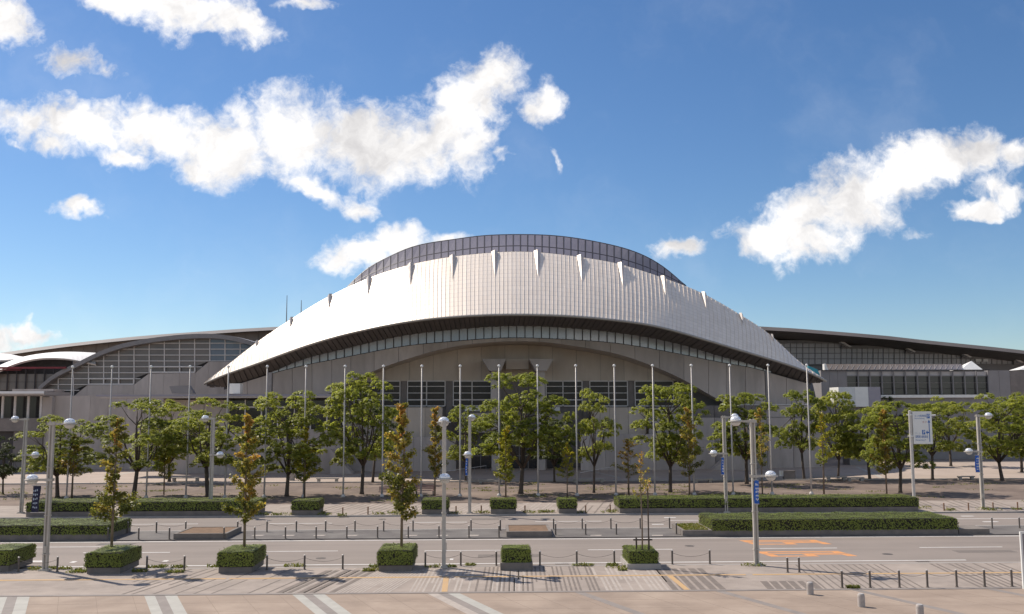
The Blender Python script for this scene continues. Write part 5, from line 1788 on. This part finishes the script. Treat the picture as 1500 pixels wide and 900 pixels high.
def bollard_row(pxs, py, z, group, where, chain=True, gapmax=3.2, k=1.0):
    Y = gp(750, py, z).y
    xs = [at(px, py, Y).x for px in pxs]
    n = len(xs)
    for i, x in enumerate(xs):
        pos = ('left one' if i == 0 else 'right one') if n == 2 else 'leftmost' if i == 0 else 'rightmost' if i == n - 1 else (ORD[i] + ' from the left') if i <= n // 2 else ORD[n - 1 - i] + ' from the right'
        lab = f'dark post with pale cap, {pos}, {where}'
        if first[0]:
            o = boll; o.location = (x, Y, z); first[0] = False; o['label'] = lab; o['group'] = group; ORIGIN[o.name] = Vector((x, Y, z))
        else:
            o = bpy.data.objects.new('bollard', None); C.objects.link(o); o.location = (x, Y, z)
            tag(o, lab, 'bollard', group); ORIGIN[o.name] = Vector((x, Y, z))
            for ch in boll.children:
                if ch.name.startswith('chain'): continue
                c = ch.copy(); C.objects.link(c); c.parent = o
        o.scale = (1, 1, k)
        if chain and i + 1 < n and xs[i + 1] - x < gapmax:
            d = xs[i + 1] - x
            c = MB().tube([(x + d * t, Y, z + .68 - .22 * d / 2.2 * 4 * t * (1 - t)) for t in np.linspace(.02, .98, 9)], .010, 5, caps=False)
            c.build('chain', chain_m, o)


bollard_row([-40, 27, 84, 215, 270, 391, 446, 502], 832.5, WALK, 'bollards along the near kerb, left', 'near kerb left of ribbed paving')
bollard_row([623, 675, 727, 791, 845, 900, 985, 1040], 829, WALK, 'bollards along the near kerb, middle', 'near kerb right of central lamp', gapmax=2.4)
bollard_row([1234, 1275, 1318, 1359, 1402, 1443, 1483, 1525], 865.5, WALK, 'bollards on the plaza edge', 'on the plaza edge', k=1.05)
bollard_row([187, 229, 272, 348, 391, 434, 477, 520, 562, 605, 648, 690, 733], 777.5, .07, 'bollards on the far side of the median, left', 'far median edge, left of middle bed', gapmax=2.5)
bollard_row([811, 853, 895, 938, 981], 776, .07, 'bollards on the far side of the median, right', 'far median edge, right of middle bed')
bollard_row([1454, 1494, 1534], 779, .07, 'bollards at the right end of the median', 'beyond the bare stone edging', chain=False)
bollard_row([158, 203, 248, 328, 373, 418, 463, 508, 553, 598, 643, 687, 731], 787, .07, 'bollards on the near side of the median, left', 'near median edge, left of middle bed', chain=False)
bollard_row([814, 858, 903, 991], 784.5, .07, 'bollards on the near side of the median, right', 'near median edge, right of middle bed', chain=False)
bollard_row([1154, 1171], 842, WALK, 'bollards crossing the sidewalk', 'of two crossing the sidewalk', chain=False, k=1.0)
# short rusty posts beyond the road
rust = [(502, 755), (539, 754), (668, 753), (705, 752), (769, 752), (858, 752), (894, 751), (1383, 748.5), (1419, 748), (1455, 747.5), (1491, 747)]
for i, (px, py) in enumerate(rust):
    p = gp(px, py, WALK)
    wh = ['left of two beside the yellow sapling hedge', 'right of two before the red benches', 'left of two beside the entrance lamp post', 'right of two beside the entrance lamp post',
          'alone between two cube hedges', 'left of two past the smallest cube hedge', 'right of two past the smallest cube hedge',
          'first right of the very long hedge', 'second right of the very long hedge', 'just right of the right edge lamp post', 'at the right edge of the photo'][i]
    t = thing('rusty_post', 'short rusty post beyond the road, ' + wh, 'post', p, 'rusty posts beyond the road')
    MB().tube([p, p + Vector((0, 0, .62))], .06, 8).build('post', rust_m, t)
    MB().lathe(p + Vector((0, 0, .62)), [(.07, 0), (.07, .04), (.03, .07)], 8).build('cap', rust_m, t)
# squat stone bollards on the plaza
for px, py, lab in ((1187, 871, 'squat pale stone bollard nearest the sidewalk kerb'), (1262, 889, 'squat pale stone bollard on the open plaza, middle of three'), (1348, 906, 'squat pale stone bollard cut by the bottom edge of the photo')):
    p = gp(px, py, WALK)
    t = thing('stone_bollard', lab, 'bollard', p, 'squat stone bollards on the plaza')
    MB().lathe(p, [(.165, 0), (.165, .50), (.15, .56), (.135, .58)], 18).build('drum', stone_m, t)
    MB().lathe(p + Vector((0, 0, .58)), [(.12, 0), (.12, .02), (.02, .03)], 18).build('top_disc', steel_pole, t)

# ------------------------------------------------------------------ parking direction sign
YSG = gp(1340, 741, WALK).y + 1.2
p0 = at(1334.5, 640, YSG)
base = Vector((p0.x, YSG, WALK))
sg = thing('parking_sign', 'white and blue parking direction sign on a tall pale pole', 'sign', base)
ztop = at(1333, 603, YSG).z
MB().tube([base, base + Vector((0, 0, ztop - WALK))], .15, 12).build('pole', steel_pole, sg, smooth=False)
MB().lathe((base.x, base.y, ztop), [(.155, 0), (.155, .05), (.05, .1)], 12).build('pole_cap', steel_pole, sg)
x0, x1 = base.x + .20, base.x + .20 + 1.86
z1, z0 = ztop - .02, at(1340, 650.5, YSG).z
ys = YSG - .1
MB().span((x0, ys, z0), (x1, ys + .10, z1)).build('board', white_m, sg)
MB().span((x0 - .03, ys + .101, z0 - .03), (x1 + .03, ys + .14, z1 + .03)).build('board_rim', steel_pole, sg)
for z in (z1 - .3, z0 + .75):
    MB().span((base.x - .24, YSG - .19, z - .05), (base.x + .19, YSG - .155, z + .05)).span((base.x - .24, YSG + .155, z - .05), (base.x + .3, YSG + .19, z + .05)).build('bracket', white_m, sg)
MB().tube([(x1 + .02, YSG, z1 - .35), (x1 + .45, YSG, z1 - .35)], .07, 8).build('sign_lamp', white_m, sg)
W_, H_ = x1 - x0, z1 - z0
def sx(u): return x0 + W_ * u
def sz(v): return z1 - H_ * v
yf = ys - .012
def face(name, m, pts):
    MB().prism([(sx(u), ys - .003, sz(v)) for u, v in pts], (0, -.01, 0)).build(name, m, sg)
def text(s, u, v, h, m, align='LEFT', w=None):
    cu = bpy.data.curves.new('lettering', 'FONT')
    cu.body = s; cu.size = 1.0; cu.extrude = 0.0
    ob = bpy.data.objects.new('tmp', cu); C.objects.link(ob)
    bpy.context.view_layer.update()
    dg = bpy.context.evaluated_depsgraph_get()
    me = bpy.data.meshes.new_from_object(ob.evaluated_get(dg))
    bpy.data.objects.remove(ob)
    co = np.array([v_.co[:] for v_ in me.vertices]) if len(me.vertices) else np.zeros((0, 3))
    if not len(co): return
    lo, hi = co.min(0), co.max(0)
    kx = (w * W_) / (hi[0] - lo[0]) if w else h * H_ / (hi[1] - lo[1])
    kz = h * H_ / (hi[1] - lo[1])
    for v_, c in zip(me.vertices, co):
        v_.co = (sx(u) + (c[0] - lo[0]) * kx - base.x, ys - .014 - base.y, sz(v) + (c[1] - lo[1]) * kz - base.z)
    me.materials.clear(); me.materials.append(m)
    o = bpy.data.objects.new('lettering', me); C.objects.link(o); o.parent = sg


face('parking_symbol', blue_sign, [(.74, .21), (.90, .21), (.90, .07), (.74, .07)])
face('arrow', blue_sign, [(.775, .345), (.92, .345), (.85, .25)])
face('arrow_shaft', blue_sign, [(.825, .93), (.865, .93), (.865, .35), (.825, .35)])
face('parking_symbol', blue_sign, [(.46, .71), (.62, .71), (.62, .57), (.46, .57)])
face('arrow', blue_sign, [(.665, .645), (.74, .72), (.74, .665), (.82, .665), (.82, .625), (.74, .625), (.74, .575)])
text('P', .785, .19, .10, white_m); text('P', .505, .69, .10, white_m)
text('メッセ駐車場', .10, .17, .075, blue_sign, w=.60); text('Messe Parking', .10, .235, .04, blue_sign, w=.52)
text('満  空', .50, .35, .06, sign_red, w=.22)
text('ホール', .10, .70, .06, sign_grey, w=.26)
text('国際展示場駐車場', .10, .82, .085, blue_sign, w=.66); text('Makuhari Messe P.', .10, .90, .04, blue_sign, w=.55)

# white framed board cut by the right edge
p = gp(1499.5, 863, WALK)
nb = thing('notice_board', 'white framed board on the plaza edge, cut by the right edge of the photo', 'board', p)
zt_ = at(1497, 779, p.y).z
MB().span((p.x - .03, p.y - .05, WALK), (p.x + .07, p.y + .05, zt_)).span((p.x + 2.1, p.y - .05, WALK), (p.x + 2.2, p.y + .05, zt_)).span((p.x + .07, p.y - .04, zt_ - .1), (p.x + 2.1, p.y + .04, zt_)).span((p.x + .07, p.y - .04, 1.0), (p.x + 2.1, p.y + .04, 1.1)).build('frame', white_m, nb)
MB().span((p.x + .07, p.y - .02, 1.1), (p.x + 2.1, p.y + .02, zt_ - .1)).build('panel', grey_panel, nb)

# ------------------------------------------------------------------ benches and boxes on the forecourt
benches = [(272, 705, 'low stone bench behind the second lamp post from the left beyond the road', 5.0), (480, 706, 'low stone bench left of the tall rounded tree', 4.0), (718, 708, 'low bench in the shade left of the entrance', 4.2), (862, 707, 'low bench in the shade right of the entrance', 5.5),
           (1030, 707, 'low bench in the shade behind the orange sapling at the full green tree', 3.2), (1225, 704, 'low stone bench behind the thin sapling right of the notice box', 3.6), (1415, 703, 'low stone bench left of the right edge lamp post', 3.0), (1253, 705, 'low stone bench left of the dense tree by the parking sign', 3.0)]
for px, py, lab, w in benches:
    p = gp(px, py, WALK)
    w *= .72
    t = thing('bench', lab, 'bench', p, 'stone benches on the forecourt edge')
    MB().box((p.x, p.y, WALK + .36), (w, .55, .12)).build('seat', bench_m, t)
    for s in (-1, 1):
        MB().box((p.x + s * (w / 2 - .3), p.y, WALK), (.36, .45, .36)).build('leg', bench_m, t)
p = gp(1152, 703, WALK)
t = thing('notice_box', 'low white notice box with four small panels beside the bare trunked tree', 'notice box', p)
MB().box((p.x + .45, p.y + .3, WALK), (1.5, .6, 1.15)).build('body', concrete_dark, t)
for k in range(3):
    MB().box((p.x - .7 + k * .36, p.y + .22, WALK + .45), (.32, .06, .7)).build('panel', white_m, t)
p = gp(428, 704, WALK)
t = thing('litter_bin', 'pale litter bin beside the left bench under the green tree', 'bin', p)
MB().box((p.x, p.y, WALK), (.62, .5, .78)).build('body', bench_m, t); MB().box((p.x, p.y, WALK + .78), (.68, .56, .07)).build('lid', concrete_dark, t)
p = gp(155.5, 748, WALK)
t = thing('control_cabinet', 'grey control cabinet in the gap between the two left hedges', 'cabinet', p)
MB().box((p.x, p.y, WALK), (.5, .45, 1.15)).build('body', grey_panel, t); MB().box((p.x, p.y - .235, WALK + .12), (.40, .02, .9)).build('door', frame_light, t)
# faded red timber benches behind the tall sapling
for px, py, w, lab in ((572, 727, 2.6, 'faded red slatted bench at the left of the tall reddish sapling'), (622, 725, 2.4, 'faded red slatted bench at the right of the tall reddish sapling')):
    p = gp(px, py, WALK)
    t = thing('slatted_bench', lab, 'bench', p, 'red slatted benches')
    for k in range(4):
        MB().box((p.x, p.y + k * .14, WALK + .42), (w, .11, .05)).build('slat', pink_wood, t)
    for k in range(3):
        MB().box((p.x, p.y + .58 + k * .03, WALK + .55 + k * .15), (w, .04, .11)).build('slat', pink_wood, t)
    for s in (-1, 1):
        MB().span((p.x + s * (w / 2 - .3) - .04, p.y, WALK), (p.x + s * (w / 2 - .3) + .04, p.y + .56, WALK + .41)).build('leg', frame_dark, t)
        MB().span((p.x + s * (w / 2 - .3) - .04, p.y + .70, WALK), (p.x + s * (w / 2 - .3) + .04, p.y + .76, WALK + .98)).build('leg', frame_dark, t)
# bicycles-free: low fence of the ramp in front of the doors
for px0, px1, lab in ((640, 712, 'thin ramp handrail left of the entrance columns'), (850, 905, 'thin ramp handrail right of the entrance columns')):
    a, c = gp(px0, 701, WALK), gp(px1, 692, WALK)
    t = thing('handrail', lab, 'handrail', a, 'ramp handrails')
    MB().tube([a + Vector((0, 0, .75)), c + Vector((0, 0, .95))], .04, 6).build('rail', frame_light, t)
    for k in range(5):
        q = a.lerp(c, k / 4)
        MB().tube([q, q + Vector((0, 0, .75 + .05 * k))], .03, 6).build('post', frame_mid, t)
